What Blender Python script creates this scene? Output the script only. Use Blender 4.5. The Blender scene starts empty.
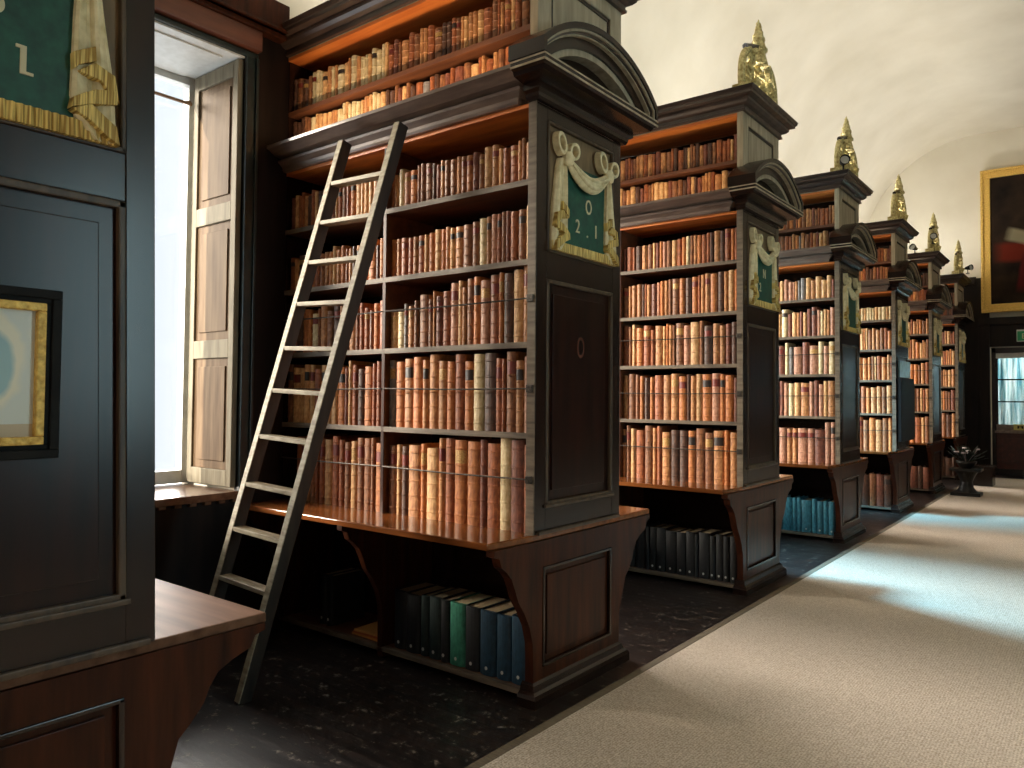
import bpy, bmesh, math, random
from mathutils import Vector, Matrix
random.seed(7)
C = bpy.context.scene.collection
SC = bpy.context.scene
PI = math.pi

# ------------------------------------------------------------------ layout (metres)
AX = -2.066            # plane of the bookcase ends along the aisle
Y0 = 2.81              # front face of the nearest bookcase
SP = 2.54              # spacing of the bookcases
T = 0.77               # thickness of a bookcase
L = 1.932              # length of a bookcase
WX = -4.0              # left wall panelling
XR = 3.3               # right wall
YB = -3.2              # wall behind
YE = 17.1              # end wall
ZC = 6.6               # ceiling

# ------------------------------------------------------------------ colour + materials
def lin(c):
    f = lambda v: v/12.92 if v <= .04045 else ((v+.055)/1.055)**2.4
    return tuple(f(v/255) for v in c) + (1,)

def mat(name, c1, c2=None, rough=.5, metal=0., scale=(6, 6, 6), nscale=3., detail=4., bump=0., spec=.5,
        coat=0., var=0., coord='Object', ramp=(.3, .7), bscale=None, sheen=0.):
    m = bpy.data.materials.new(name); m.use_nodes = True
    nt = m.node_tree; N = nt.nodes; K = nt.links
    b = N['Principled BSDF']
    b.inputs['Roughness'].default_value = rough
    b.inputs['Metallic'].default_value = metal
    b.inputs['Specular IOR Level'].default_value = spec
    b.inputs['Coat Weight'].default_value = coat
    b.inputs['Coat Roughness'].default_value = .25
    b.inputs['Sheen Weight'].default_value = sheen
    tc = N.new('ShaderNodeTexCoord'); mp = N.new('ShaderNodeMapping')
    mp.inputs['Scale'].default_value = scale
    K.new(tc.outputs[coord], mp.inputs['Vector'])
    nz = N.new('ShaderNodeTexNoise'); nz.inputs['Scale'].default_value = nscale; nz.inputs['Detail'].default_value = detail
    K.new(mp.outputs['Vector'], nz.inputs['Vector'])
    cr = N.new('ShaderNodeValToRGB')
    cr.color_ramp.elements[0].position = ramp[0]; cr.color_ramp.elements[1].position = ramp[1]
    cr.color_ramp.elements[0].color = lin(c2 if c2 else c1); cr.color_ramp.elements[1].color = lin(c1)
    K.new(nz.outputs['Fac'], cr.inputs['Fac'])
    out = cr.outputs['Color']
    if var:
        oi = N.new('ShaderNodeObjectInfo'); mr = N.new('ShaderNodeMapRange')
        mr.inputs['To Min'].default_value = 1-var; mr.inputs['To Max'].default_value = 1+var
        K.new(oi.outputs['Random'], mr.inputs['Value'])
        hs = N.new('ShaderNodeHueSaturation'); K.new(mr.outputs['Result'], hs.inputs['Value'])
        K.new(out, hs.inputs['Color']); out = hs.outputs['Color']
    K.new(out, b.inputs['Base Color'])
    if bump:
        bp = N.new('ShaderNodeBump'); bp.inputs['Strength'].default_value = bump; bp.inputs['Distance'].default_value = .01
        src = nz
        if bscale:
            src = N.new('ShaderNodeTexNoise'); src.inputs['Scale'].default_value = bscale
            K.new(mp.outputs['Vector'], src.inputs['Vector'])
        K.new(src.outputs['Fac'], bp.inputs['Height']); K.new(bp.outputs['Normal'], b.inputs['Normal'])
    m['b'] = 1
    return m

M = {}
M['oak'] = mat('dark_oak', (44, 25, 16), (20, 11, 8), rough=.26, scale=(5, 5, .5), nscale=5, coat=.0, spec=.5)
M['oak_mid'] = mat('brown_oak', (76, 38, 21), (40, 20, 12), rough=.36, scale=(5, 5, .5), nscale=5, coat=0, spec=.15)
M['oak_panel'] = mat('panel_oak', (48, 21, 12), (20, 9, 6), rough=.28, scale=(4, 4, .4), nscale=5, coat=0, spec=.4)
M['oak_grey'] = mat('dusty_glare_oak', (190, 174, 146), (148, 132, 106), rough=.55, scale=(5, 5, .6), nscale=5)  # dusty oak, with ceiling glare and lit moulding edges put into the colour
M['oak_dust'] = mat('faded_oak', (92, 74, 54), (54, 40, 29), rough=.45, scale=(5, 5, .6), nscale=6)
M['cornice'] = mat('cornice_oak', (140, 120, 106), (92, 74, 64), rough=.32, scale=(.6, 3, 3), nscale=7, coat=.3)
M['cornice_dk'] = mat('cornice_dark_oak', (78, 60, 50), (42, 30, 25), rough=.34, scale=(.6, 3, 3), nscale=7, coat=.3)
M['pine'] = mat('glow_pine', (240, 140, 62), (190, 90, 34), rough=.5, scale=(.5, 4, 4), nscale=4, detail=6)  # pine with the warm glow under the cornices put into its orange
M['shelf'] = mat('shelf_wood', (122, 72, 42), (82, 45, 26), rough=.5, scale=(.5, 4, 4), nscale=5)
M['edge'] = mat('worn_lit_edge_wood', (124, 108, 88), (80, 66, 52), rough=.6, scale=(.8, 6, 6), nscale=8)  # worn wood, paled with the light that falls on the shelf fronts
M['bench'] = mat('polished_bench', (150, 88, 46), (100, 54, 26), rough=.15, scale=(.5, 5, 5), nscale=4, coat=0, spec=.35)
M['iron'] = mat('dark_iron', (96, 88, 80), (52, 46, 42), rough=.4, metal=.7, nscale=30)
M['black'] = mat('black_metal', (30, 29, 28), (18, 18, 18), rough=.6, metal=0, spec=.15)
M['cream'] = mat('cream_paint', (244, 230, 190), (212, 194, 148), rough=.6, scale=(8, 8, 8), nscale=4, bump=.15, spec=.2)
M['green'] = mat('green_paint', (34, 92, 74), (20, 64, 56), rough=.5, scale=(6, 6, 6), nscale=4)
M['letter'] = mat('cream_lettering', (214, 206, 170), rough=.6)
M['panel_letter'] = mat('faded_lettering', (96, 48, 28), rough=.6)
M['gilt'] = mat('carved_gilt', (232, 218, 160), (146, 126, 74), rough=.75, metal=0, spec=.15, scale=(14, 14, 14), nscale=3, bump=.6)
M['gold'] = mat('gold_frame', (244, 204, 108), (186, 140, 62), rough=.4, metal=.35, scale=(20, 20, 20), nscale=3, bump=.5)
M['plaster'] = mat('cream_plaster', (226, 219, 201), (212, 204, 184), rough=.9, scale=(.5, .5, .5), nscale=2.5, spec=.1)
M['white'] = mat('white_paint', (214, 214, 210), (196, 196, 190), rough=.5)
M['shutter'] = mat('pale_shutter_paint', (138, 128, 108), (106, 96, 78), rough=.6, spec=.1, scale=(6, 6, .8), nscale=5)
M['shutter_panel'] = mat('worn_shutter_wood', (116, 94, 70), (82, 60, 40), rough=.6, spec=.1, scale=(6, 6, .6), nscale=4)
M['wallwood'] = mat('wall_panel_oak', (36, 25, 20), (18, 12, 10), rough=.45, scale=(3, 3, .4), nscale=4, coat=0, spec=.2)
M['fascia'] = mat('fascia_oak', (124, 74, 56), (84, 48, 36), rough=.42, scale=(3, .4, 3), nscale=5)
M['teal'] = mat('dark_green_paint', (30, 44, 42), (18, 28, 28), rough=.35, coat=.2)
M['ladder'] = mat('ladder_dark_wood', (52, 40, 30), (28, 21, 16), rough=.45, scale=(5, 5, .5), nscale=6)
M['tread'] = mat('worn_tread_wood', (176, 164, 138), (122, 108, 84), rough=.6, scale=(2, 8, 8), nscale=6)
M['paper'] = mat('old_paper', (196, 176, 140), (150, 128, 96), rough=.8, scale=(60, 60, 4), nscale=4)
M['paint_canvas'] = None
M['leaf'] = mat('dark_leaf', (24, 40, 28), (12, 22, 16), rough=.4)
M['petal'] = mat('pale_petal', (226, 214, 214), (200, 170, 176), rough=.6)
M['bronze'] = mat('dark_bronze', (40, 35, 31), (20, 17, 15), rough=.4, metal=.2)
M['label_white'] = mat('paper_spot', (196, 192, 184), rough=.7)

LEATHER = {}
def leather(key, c1, c2, rough=.5):
    LEATHER[key] = mat('leather_' + key.replace(' ', '_'), c1, c2, rough=rough, scale=(14, 14, 7), nscale=4, detail=6, var=.16, ramp=(.3, .68), bump=.08)
leather('tan', (204, 144, 90), (142, 86, 46))
leather('light tan', (224, 178, 122), (172, 118, 70))
leather('brown', (156, 100, 60), (98, 56, 32))
leather('russet', (172, 98, 54), (112, 56, 28))
leather('dark brown', (98, 62, 42), (56, 32, 22))
leather('red brown', (140, 80, 56), (88, 44, 32))
leather('cream', (224, 204, 164), (184, 156, 108))
leather('grey', (146, 138, 134), (104, 96, 92))
leather('orange tan', (204, 128, 66), (152, 82, 36))
leather('pink brown', (200, 146, 116), (148, 94, 70))
leather('dark green', (38, 52, 50), (22, 32, 32))
leather('bright green', (62, 138, 112), (38, 100, 80))
leather('dark blue', (30, 62, 82), (18, 40, 56))
leather('teal blue', (52, 122, 140), (24, 78, 96))
leather('near black', (34, 34, 36), (22, 22, 24))
LAB = {'red': mat('red_title_label', (132, 46, 32), (96, 30, 22), rough=.45),
       'dark': mat('dark_title_label', (58, 42, 34), (36, 26, 22), rough=.45),
       'gold': mat('gilt_title_label', (206, 164, 96), (150, 104, 52), rough=.4, scale=(60, 60, 60), nscale=2)}

# ------------------------------------------------------------------ mesh builder
class MB:
    def __init__(s): s.v = []; s.f = []; s.mi = []; s.m = 0
    def add(s, vs, fs):
        o = len(s.v); s.v += [tuple(p) for p in vs]
        for f in fs: s.f.append([i+o for i in f]); s.mi.append(s.m)
    def box(s, x0, x1, y0, y1, z0, z1):
        s.add([(x0,y0,z0),(x1,y0,z0),(x1,y1,z0),(x0,y1,z0),(x0,y0,z1),(x1,y0,z1),(x1,y1,z1),(x0,y1,z1)],
              [(3,2,1,0),(4,5,6,7),(0,1,5,4),(1,2,6,5),(2,3,7,6),(3,0,4,7)])
        return s
    def prism(s, poly, axis, a, b):
        n = len(poly)
        def P(p, t):
            return (t, p[0], p[1]) if axis == 'X' else ((p[0], t, p[1]) if axis == 'Y' else (p[0], p[1], t))
        s.add([P(p, a) for p in poly] + [P(p, b) for p in poly],
              [tuple(range(n))[::-1], tuple(range(n, 2*n))] + [(i, (i+1) % n, n+(i+1) % n, n+i) for i in range(n)])
        return s
    def loft(s, rings, cap=True, closed=True):
        n = len(rings[0]); vs = [p for r in rings for p in r]; fs = []
        for k in range(len(rings)-1):
            for i in range(n if closed else n-1):
                j = (i+1) % n
                fs.append((k*n+i, k*n+j, (k+1)*n+j, (k+1)*n+i))
        if cap: fs += [tuple(range(n))[::-1], tuple(range((len(rings)-1)*n, len(rings)*n))]
        s.add(vs, fs); return s
    def lathe(s, prof, c=(0,0,0), n=16, axis='Z'):
        rings = []
        for r, z in prof:
            ring = []
            for i in range(n):
                a = 2*PI*i/n; p = (r*math.cos(a), r*math.sin(a), z)
                if axis == 'X': p = (z, p[0], p[1])
                ring.append((c[0]+p[0], c[1]+p[1], c[2]+p[2]))
            rings.append(ring)
        return s.loft(rings)
    def tube(s, pts, rad, n=8, flat=None):
        pts = [Vector(p) for p in pts]; rings = []
        for i, p in enumerate(pts):
            t = (pts[min(i+1, len(pts)-1)] - pts[max(i-1, 0)]).normalized()
            up = Vector((1,0,0)) if abs(t.x) < .9 else Vector((0,0,1))
            u = t.cross(up).normalized(); w = u.cross(t).normalized()
            r = rad[i] if isinstance(rad, (list, tuple)) else rad
            f = flat if flat else 1.
            rings.append([p + u*(r*math.cos(2*PI*k/n)) + w*(r*f*math.sin(2*PI*k/n)) for k in range(n)])
        return s.loft(rings)
    def blob(s, c, r, seed=0, sq=(1,1,1), amp=.25, n=8, rings=6):
        rd = random.Random(seed); rr = []
        for i in range(1, rings):
            ph = PI*i/rings; ring = []
            for k in range(n):
                a = 2*PI*k/n; q = r*(1+amp*(rd.random()-.5)*2)
                ring.append((c[0]+sq[0]*q*math.sin(ph)*math.cos(a), c[1]+sq[1]*q*math.sin(ph)*math.sin(a), c[2]+sq[2]*q*math.cos(ph)))
            rr.append(ring)
        return s.loft(rr)
    def sweep3(s, prof, x0, x1, y0, y1):
        """closed profile [(d,z)] carried round front, end and back of a block; the left end stays open against the wall"""
        pts = lambda d: [(x0, y0-d), (x1+d, y0-d), (x1+d, y1+d), (x0, y1+d)]
        n = len(prof); rings = []
        for k in range(4):
            rings.append([(pts(d)[k][0], pts(d)[k][1], z) for d, z in prof])
        return s.loft(rings)
    def build(s, name, m, parent=None, bevel=0., smooth=False, loc=None):
        me = bpy.data.meshes.new(name)
        me.from_pydata(s.v, [], s.f)
        ms = m if isinstance(m, (list, tuple)) else [m]
        for q in ms: me.materials.append(q)
        if len(ms) > 1: me.polygons.foreach_set('material_index', s.mi)
        bm = bmesh.new(); bm.from_mesh(me)
        bmesh.ops.recalc_face_normals(bm, faces=bm.faces)
        if bevel:
            es = [e for e in bm.edges if len(e.link_faces) == 2 and e.calc_face_angle(0) > .7]
            bmesh.ops.bevel(bm, geom=es, offset=bevel, segments=2, affect='EDGES', clamp_overlap=True, profile=.6)
        bm.to_mesh(me); bm.free()
        if smooth:
            me.polygons.foreach_set('use_smooth', [True]*len(me.polygons))
        o = bpy.data.objects.new(name, me); C.objects.link(o)
        if parent: o.parent = parent
        if loc: o.location = loc
        return o

def tag(o, label=None, cat=None, group=None, kind=None):
    if label: o['label'] = label
    if cat: o['category'] = cat
    if group: o['group'] = group
    if kind: o['kind'] = kind
    return o
def empty(name, loc, label=None, cat=None, group=None, rz=0.):
    o = bpy.data.objects.new(name, None); C.objects.link(o); o.location = loc; o.rotation_euler = (0, 0, rz)
    o.empty_display_size = .1
    return tag(o, label, cat, group)
def struct(o): o['kind'] = 'structure'; return o
def copy_tree(o, parent=None, fn=None):
    c = o.copy(); C.objects.link(c)
    if parent: c.parent = parent
    if fn and c.data: fn(c)
    for ch in list(o.children): copy_tree(ch, c, fn)
    return c
def text(name, s, size, m, parent, mat4, depth=.004):
    cu = bpy.data.curves.new('tmp', 'FONT'); cu.body = s; cu.size = size; cu.extrude = depth; cu.align_x = 'CENTER'
    cu.offset = .0
    t = bpy.data.objects.new('tmp', cu); C.objects.link(t)
    dg = bpy.context.evaluated_depsgraph_get(); dg.update()
    me = bpy.data.meshes.new_from_object(t.evaluated_get(dg))
    bpy.data.objects.remove(t); bpy.data.curves.remove(cu)
    me.transform(mat4); me.materials.clear(); me.materials.append(m); me.name = name
    o = bpy.data.objects.new(name, me); C.objects.link(o); o.parent = parent
    return o
# text on a plane facing +X: local x -> +Y, local y -> +Z
def faceX(x, y, z): return Matrix(((0,0,1,x),(1,0,0,y),(0,1,0,z),(0,0,0,1)))
def faceXs(x, y, z, sx): return faceX(x, y, z) @ Matrix.Diagonal((sx, 1, 1, 1))

# ================================================================== THE ROOM
BAY = [1.925 + SP*k for k in range(0, 7)]     # window bay centres (bay 0 between the near panel and the ladder case)
BAY = [b for b in BAY if b + .6 < YE]
HW, SILL, HEAD = .585, .83, 3.41

def wall_with_holes(mb, x0, x1, ya, yb, z0, z1, holes, s0, s1):
    y = ya
    for c in holes:
        mb.box(x0, x1, y, c-HW, z0, z1); mb.box(x0, x1, c-HW, c+HW, z0, s0)
        if z1 > s1: mb.box(x0, x1, c-HW, c+HW, s1, z1)
        y = c+HW
    mb.box(x0, x1, y, yb, z0, z1)

holes_l = [BAY[0]-SP] + BAY
w = MB(); wall_with_holes(w, WX-.62, WX-.03, YB, YE, 0, 4.5, holes_l, SILL, HEAD)
struct(w.build('wall_left', M['plaster']))
w = MB(); wall_with_holes(w, WX-.03, WX, YB, YE, 0, 3.62, holes_l, SILL, HEAD)
struct(w.build('trim_1', M['wallwood']))
# panelling cornice above the windows
for i, c in enumerate(holes_l):
    ya, yb = c-.88, c+.82
    w = MB(); w.box(WX, WX+.055, ya+.02, c+.665, 3.45, 3.57)
    a = struct(w.build('trim_2', M['fascia'], bevel=.006))
    w = MB(); w.box(WX, WX+.10, ya, yb, 3.60, 3.775); w.box(WX, WX+.075, ya, yb, 3.57, 3.60); w.box(WX, WX+.115, ya, yb, 3.60, 3.615)
    struct(w.build('trim_3', M['oak_mid'], bevel=.005))
# coved ceiling
cove = [(WX-.03, 4.3)]
for i in range(49):
    a = PI/2*i/48
    cove.append((WX-.03+2.1*(1-math.cos(a)), 4.3+(ZC-4.3)*math.sin(a)))
right = [(-(p[0]) - (0.73), p[1]) for p in reversed(cove)]
right = [(XR - (p[0]-(WX-.03)), p[1]) for p in reversed(cove)]
inner = cove + right
outer = [(XR+.5, 4.3), (XR+.5, ZC+.3), (WX-.6, ZC+.3), (WX-.6, 4.3)]
w = MB(); w.prism(inner + outer, 'Y', YB-.2, YE+.2)
ce = struct(w.build('ceiling', M['plaster']))
# end wall, with the doorway
DX0, DX1, DZ = -1.72, .45, 2.42
w = MB()
w.box(WX-.6, DX0, YE, YE+.3, 0, ZC+.2); w.box(DX1, XR+.5, YE, YE+.3, 0, ZC+.2); w.box(DX0, DX1, YE, YE+.3, DZ, ZC+.2)
struct(w.build('wall_end', M['plaster']))
# dark panelling on the end wall
w = MB()
w.box(WX, DX0-.02, YE-.06, YE, 0, 3.78); w.box(DX1+.02, XR, YE-.06, YE, 0, 3.78); w.box(DX0-.02, DX1+.02, YE-.06, YE, DZ+.02, 3.0)
w.box(WX, -1.95, YE-.12, YE-.06, 3.66, 3.8); w.box(DX0-.2, DX1+.2, YE-.12, YE-.06, 2.86, 2.98)
w.box(DX0-.2, DX0-.02, YE-.1, YE-.06, 0, 2.86); w.box(DX1+.02, DX1+.2, YE-.1, YE-.06, 0, 2.86)
for xx in (-3.6, -3.0, -2.4): w.box(xx, xx+.09, YE-.08, YE-.06, .1, 3.6)
struct(w.build('trim_4', M['wallwood'], bevel=.006))
# right wall with windows (seen only as reflections); wall behind, opened for fill light
RB = [3.4, 15.0]
w = MB(); wall_with_holes(w, XR, XR+.5, YB, YE, 0, 4.5, RB, 1.0, 3.5)
struct(w.build('wall_right', M['plaster']))
w = MB(); w.box(WX-.6, -2.6, YB-.4, YB, 0, ZC); w.box(2.4, XR+.5, YB-.4, YB, 0, ZC); w.box(-2.6, 2.4, YB-.4, YB, 0, .7); w.box(-2.6, 2.4, YB-.4, YB, 4.2, ZC)
struct(w.build('wall_back', M['plaster']))

# floor: dark polished boards running along the room
def floor_mat():
    m = bpy.data.materials.new('dark_floorboards'); m.use_nodes = True
    nt = m.node_tree; N = nt.nodes; K = nt.links; b = N['Principled BSDF']
    tc = N.new('ShaderNodeTexCoord')
    sx = N.new('ShaderNodeSeparateXYZ'); K.new(tc.outputs['Object'], sx.inputs[0])
    mul = N.new('ShaderNodeMath'); mul.operation = 'MULTIPLY'; mul.inputs[1].default_value = 1/.21; K.new(sx.outputs['Y'], mul.inputs[0])
    fr = N.new('ShaderNodeMath'); fr.operation = 'FRACT'; K.new(mul.outputs[0], fr.inputs[0])
    gap = N.new('ShaderNodeMath'); gap.operation = 'LESS_THAN'; gap.inputs[1].default_value = .035; K.new(fr.outputs[0], gap.inputs[0])
    mp = N.new('ShaderNodeMapping'); mp.inputs['Scale'].default_value = (1.2, 12, 12); K.new(tc.outputs['Object'], mp.inputs['Vector'])
    nz = N.new('ShaderNodeTexNoise'); nz.inputs['Scale'].default_value = 2.2; nz.inputs['Detail'].default_value = 8; nz.inputs['Roughness'].default_value = .7
    K.new(mp.outputs[0], nz.inputs['Vector'])
    n2 = N.new('ShaderNodeTexNoise'); n2.inputs['Scale'].default_value = 15; n2.inputs['Detail'].default_value = 8; n2.inputs['Roughness'].default_value = .75
    K.new(tc.outputs['Object'], n2.inputs['Vector'])
    cr = N.new('ShaderNodeValToRGB'); e = cr.color_ramp.elements
    e[0].position = .38; e[0].color = lin((12, 8, 7)); e[1].position = .75; e[1].color = lin((48, 32, 25))
    K.new(nz.outputs['Fac'], cr.inputs['Fac'])
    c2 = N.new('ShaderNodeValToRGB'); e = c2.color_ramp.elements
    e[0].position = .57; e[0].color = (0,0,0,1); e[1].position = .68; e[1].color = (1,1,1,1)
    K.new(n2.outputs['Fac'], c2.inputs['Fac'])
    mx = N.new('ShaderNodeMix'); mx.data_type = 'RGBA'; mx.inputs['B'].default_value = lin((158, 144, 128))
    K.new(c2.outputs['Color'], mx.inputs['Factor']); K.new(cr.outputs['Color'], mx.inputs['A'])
    m3 = N.new('ShaderNodeMix'); m3.data_type = 'RGBA'; m3.inputs['B'].default_value = lin((10, 8, 7))
    K.new(gap.outputs[0], m3.inputs['Factor']); K.new(mx.outputs['Result'], m3.inputs['A'])
    K.new(m3.outputs['Result'], b.inputs['Base Color'])
    rr = N.new('ShaderNodeMapRange'); rr.inputs['To Min'].default_value = .18; rr.inputs['To Max'].default_value = .6
    K.new(nz.outputs['Fac'], rr.inputs['Value']); K.new(rr.outputs[0], b.inputs['Roughness'])
    bp = N.new('ShaderNodeBump'); bp.inputs['Strength'].default_value = .3; bp.inputs['Distance'].default_value = .004
    K.new(nz.outputs['Fac'], bp.inputs['Height']); K.new(bp.outputs['Normal'], b.inputs['Normal'])
    return m
w = MB(); w.box(WX-.6, XR+.5, YB-.4, YE+.3, -.12, 0)
struct(w.build('floor', floor_mat()))

# carpet runner
def carpet_mat(c1, c2):
    m = bpy.data.materials.new('ribbed_carpet'); m.use_nodes = True
    nt = m.node_tree; N = nt.nodes; K = nt.links; b = N['Principled BSDF']
    tc = N.new('ShaderNodeTexCoord')
    wv = N.new('ShaderNodeTexWave'); wv.wave_type = 'BANDS'; wv.bands_direction = 'X'
    wv.inputs['Scale'].default_value = 26; wv.inputs['Distortion'].default_value = 1.2; wv.inputs['Detail'].default_value = 3; wv.inputs['Detail Scale'].default_value = 3
    K.new(tc.outputs['Object'], wv.inputs['Vector'])
    nz = N.new('ShaderNodeTexNoise'); nz.inputs['Scale'].default_value = 130; nz.inputs['Detail'].default_value = 4
    K.new(tc.outputs['Object'], nz.inputs['Vector'])
    ad = N.new('ShaderNodeMath'); ad.operation = 'MULTIPLY_ADD'; ad.inputs[1].default_value = .1
    K.new(wv.outputs['Fac'], ad.inputs[0]); K.new(nz.outputs['Fac'], ad.inputs[2])
    cr = N.new('ShaderNodeValToRGB'); e = cr.color_ramp.elements
    e[0].position = .38; e[0].color = lin(c2); e[1].position = .78; e[1].color = lin(c1)
    K.new(ad.outputs[0], cr.inputs['Fac']); K.new(cr.outputs['Color'], b.inputs['Base Color'])
    b.inputs['Roughness'].default_value = .95; b.inputs['Specular IOR Level'].default_value = .1
    bp = N.new('ShaderNodeBump'); bp.inputs['Strength'].default_value = .6; bp.inputs['Distance'].default_value = .008
    K.new(ad.outputs[0], bp.inputs['Height']); K.new(bp.outputs['Normal'], b.inputs['Normal'])
    return m
rn = empty('carpet_runner', (0, 0, 0), 'long beige ribbed carpet running down the aisle beside the bookcases', 'carpet')
w = MB(); w.box(-1.86, 2.2, YB+.3, 16.3, .001, .013); w.build('pile', carpet_mat((232, 216, 198), (174, 154, 134)), rn)
w = MB(); w.box(-1.905, -1.86, YB+.3, 16.3, .001, .015); w.build('binding', mat('carpet_binding', (128, 112, 90), (92, 78, 62), rough=.95, scale=(3, 90, 3), nscale=3), rn, bevel=.004)

# ------------------------------------------------------------------ windows in the left wall
glass = bpy.data.materials.new('window_glass'); glass.use_nodes = True
nt = glass.node_tree; nt.nodes.clear()
o_ = nt.nodes.new('ShaderNodeOutputMaterial'); mx_ = nt.nodes.new('ShaderNodeMixShader'); tr_ = nt.nodes.new('ShaderNodeBsdfTransparent'); gl_ = nt.nodes.new('ShaderNodeBsdfGlossy')
gl_.inputs['Roughness'].default_value = .05; mx_.inputs[0].default_value = .06
nt.links.new(tr_.outputs[0], mx_.inputs[1]); nt.links.new(gl_.outputs[0], mx_.inputs[2]); nt.links.new(mx_.outputs[0], o_.inputs[0])

def window(i, c):
    r = empty('window_%d' % i, (WX, c, 0)); struct(r)
    # boxed frame at the outside of the reveal
    f = MB(); xo, xi = -.60, -.53
    f.box(xo, xi, -HW, -HW+.055, SILL+.02, HEAD); f.box(xo, xi, HW-.055, HW, SILL+.02, HEAD)
    f.box(xo, xi, -HW+.055, HW-.055, HEAD-.06, HEAD); f.box(xo, xi, -HW+.055, HW-.055, SILL+.02, SILL+.10)
    f.build('window_frame', M['white'], r, bevel=.004)
    g = MB(); g.box(xo+.03, xo+.034, -HW+.055, HW-.055, SILL+.1, HEAD-.06); g.build('pane', glass, r)
    s = MB(); s.box(-.62, .045, -HW-.03, HW+.03, SILL-.03, SILL+.012)
    for q in range(14):                                     # small dentils under the front of the sill
        yq = -HW + q*(2*HW/13.5); s.box(.0, .03, yq, yq+.04, SILL-.05, SILL-.03)
    s.build('window_sill', mat('sill_wood', (120, 88, 66), (84, 58, 42), rough=.25, coat=.3) if i == 1 else bpy.data.materials['sill_wood'], r, bevel=.004)
    s = MB(); s.box(-.6, 0, -HW, HW, HEAD-.012, HEAD+.0); s.box(-.52, -.08, -HW+.1, HW-.1, HEAD-.022, HEAD-.012)
    s.build('head_lining', M['white'], r, bevel=.003)
    # architrave on the room side
    a = MB()
    for sy in (-1, 1):
        y1, y2 = sorted((sy*HW, sy*(HW+.075)))
        a.box(-.01, .022, y1, y2, SILL-.02, HEAD+.0); y1, y2 = sorted((sy*(HW+.055), sy*(HW+.075))); a.box(.022, .036, y1, y2, SILL-.02, HEAD+.0)
    a.box(-.01, .022, -HW-.075, HW+.075, HEAD, HEAD+.028)
    a.build('architrave', M['teal'], r, bevel=.004)
    # folded shutters lining both reveals
    for sy in (1, -1):
        sh = MB(); Y = sy*HW; th = .035; y1, y2 = sorted((Y-sy*.001, Y-sy*th))
        x0, x1 = -.505, -.015
        zz = [SILL+.03, .955, 1.62, 1.73, 2.44, 2.55, 3.30, HEAD-.02]
        st = .052
        sh.box(x0, x0+st, y1, y2, zz[0], zz[7]); sh.box(x1-st, x1, y1, y2, zz[0], zz[7])
        for k in (0, 2, 4, 6): sh.box(x0+st, x1-st, y1, y2, zz[k], zz[k+1])
        so = sh.build('shutter', M['shutter'], r, bevel=.004)
        pn = MB(); y1, y2 = sorted((Y-sy*.002, Y-sy*(th-.014)))
        for k in (1, 3, 5): pn.box(x0+st, x1-st, y1, y2, zz[k], zz[k+1])
        y1, y2 = sorted((Y-sy*.002, Y-sy*(th-.006)))
        for k in (1, 3, 5): pn.box(x0+st+.045, x1-st-.04, y1, y2, zz[k]+.05, zz[k+1]-.05)
        pn.build('shutter_panel', M['shutter_panel'], so, bevel=.003)
    return r
for i, c in enumerate([BAY[0]] + [BAY[0]-SP] + BAY[1:]): window(i+1, c)
# blind rod high in the visible window
bl = MB(); bl.tube([(WX-.50, BAY[0]-.55, 3.22), (WX-.50, BAY[0]+.53, 3.22)], .011, 8)
bl.lathe([(.016, 0), (.02, .01), (.016, .02)], (WX-.50, BAY[0]+.51, 3.215), 8)
tag(bl.build('curtain_rod', mat('brown_rod', (128, 92, 62), rough=.4)), 'thin brown rod across the top of the tall window beside the shutter', 'curtain rod')

# right-hand windows and the added rear fill window: frames with glazing bars
for i, c in enumerate(RB):
    r = struct(empty('window_%d' % (20+i), (XR, c, 0)))
    f = MB()
    f.box(.3, .38, -HW, -HW+.06, 1.0, 3.5); f.box(.3, .38, HW-.06, HW, 1.0, 3.5); f.box(.3, .38, -HW, HW, 1.0, 1.06); f.box(.3, .38, -HW, HW, 3.44, 3.5); f.box(.3, .38, -HW, HW, 2.2, 2.26)
    f.build('window_frame', M['white'], r)
    g = MB(); g.box(.33, .334, -HW+.06, HW-.06, 1.06, 3.44); g.build('pane', glass, r)
w = MB(); wall_with_holes(w, XR-.04, XR, YB, YE, 0, 3.7, RB, 1.0, 3.5)
struct(w.build('trim_5', M['wallwood']))
r = struct(empty('window_30', (0, YB, 0)))  # unseen window, added to let fill light onto the book faces
f = MB()
for xx in (-2.6, -.95, .7, 2.34): f.box(xx, xx+.07, -.3, -.22, .7, 4.2)
for zz in (.7, 2.4, 4.13): f.box(-2.53, 2.34, -.3, -.22, zz, zz+.07)
f.build('window_frame', M['white'], r)
w_ = MB(); w_.box(-4.6, 7, YB-1.4, YB-1.1, 0, 9); struct(w_.build('wall_sun_block', M['plaster']))  # unseen slab added to keep the suns out of the rear opening
g = MB(); g.box(-2.55, 2.35, -.26, -.256, .75, 4.15); g.build('pane', glass, r)

# ================================================================== THE BOOKCASES
SH = [2.42, 2.045, 1.657, 1.234]          # the four shelves above the bench, top faces
ZB, ZF = .767, 2.78                       # bench top, underside of the lower cornice
XD = -1.025                               # middle upright (local x)
BR = [(-.285, .737), (-.285, .712), (-.25, .70), (-.235, .66), (-.20, .635), (-.165, .60), (-.14, .55), (-.115, .49), (-.07, .43), (-.03, .36), (-.005, .28), (0, .2), (0, .0)]
BRB = [(.345, .737), (.345, .712), (.31, .70), (.295, .66), (.235, .635), (.187, .605), (.16, .56), (.142, .509), (.10, .46), (.066, .43), (.034, .33), (.005, .26), (0, .2), (0, 0)]
bracket_poly = BR + [(T + v, z) for v, z in reversed(BRB)]

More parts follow.
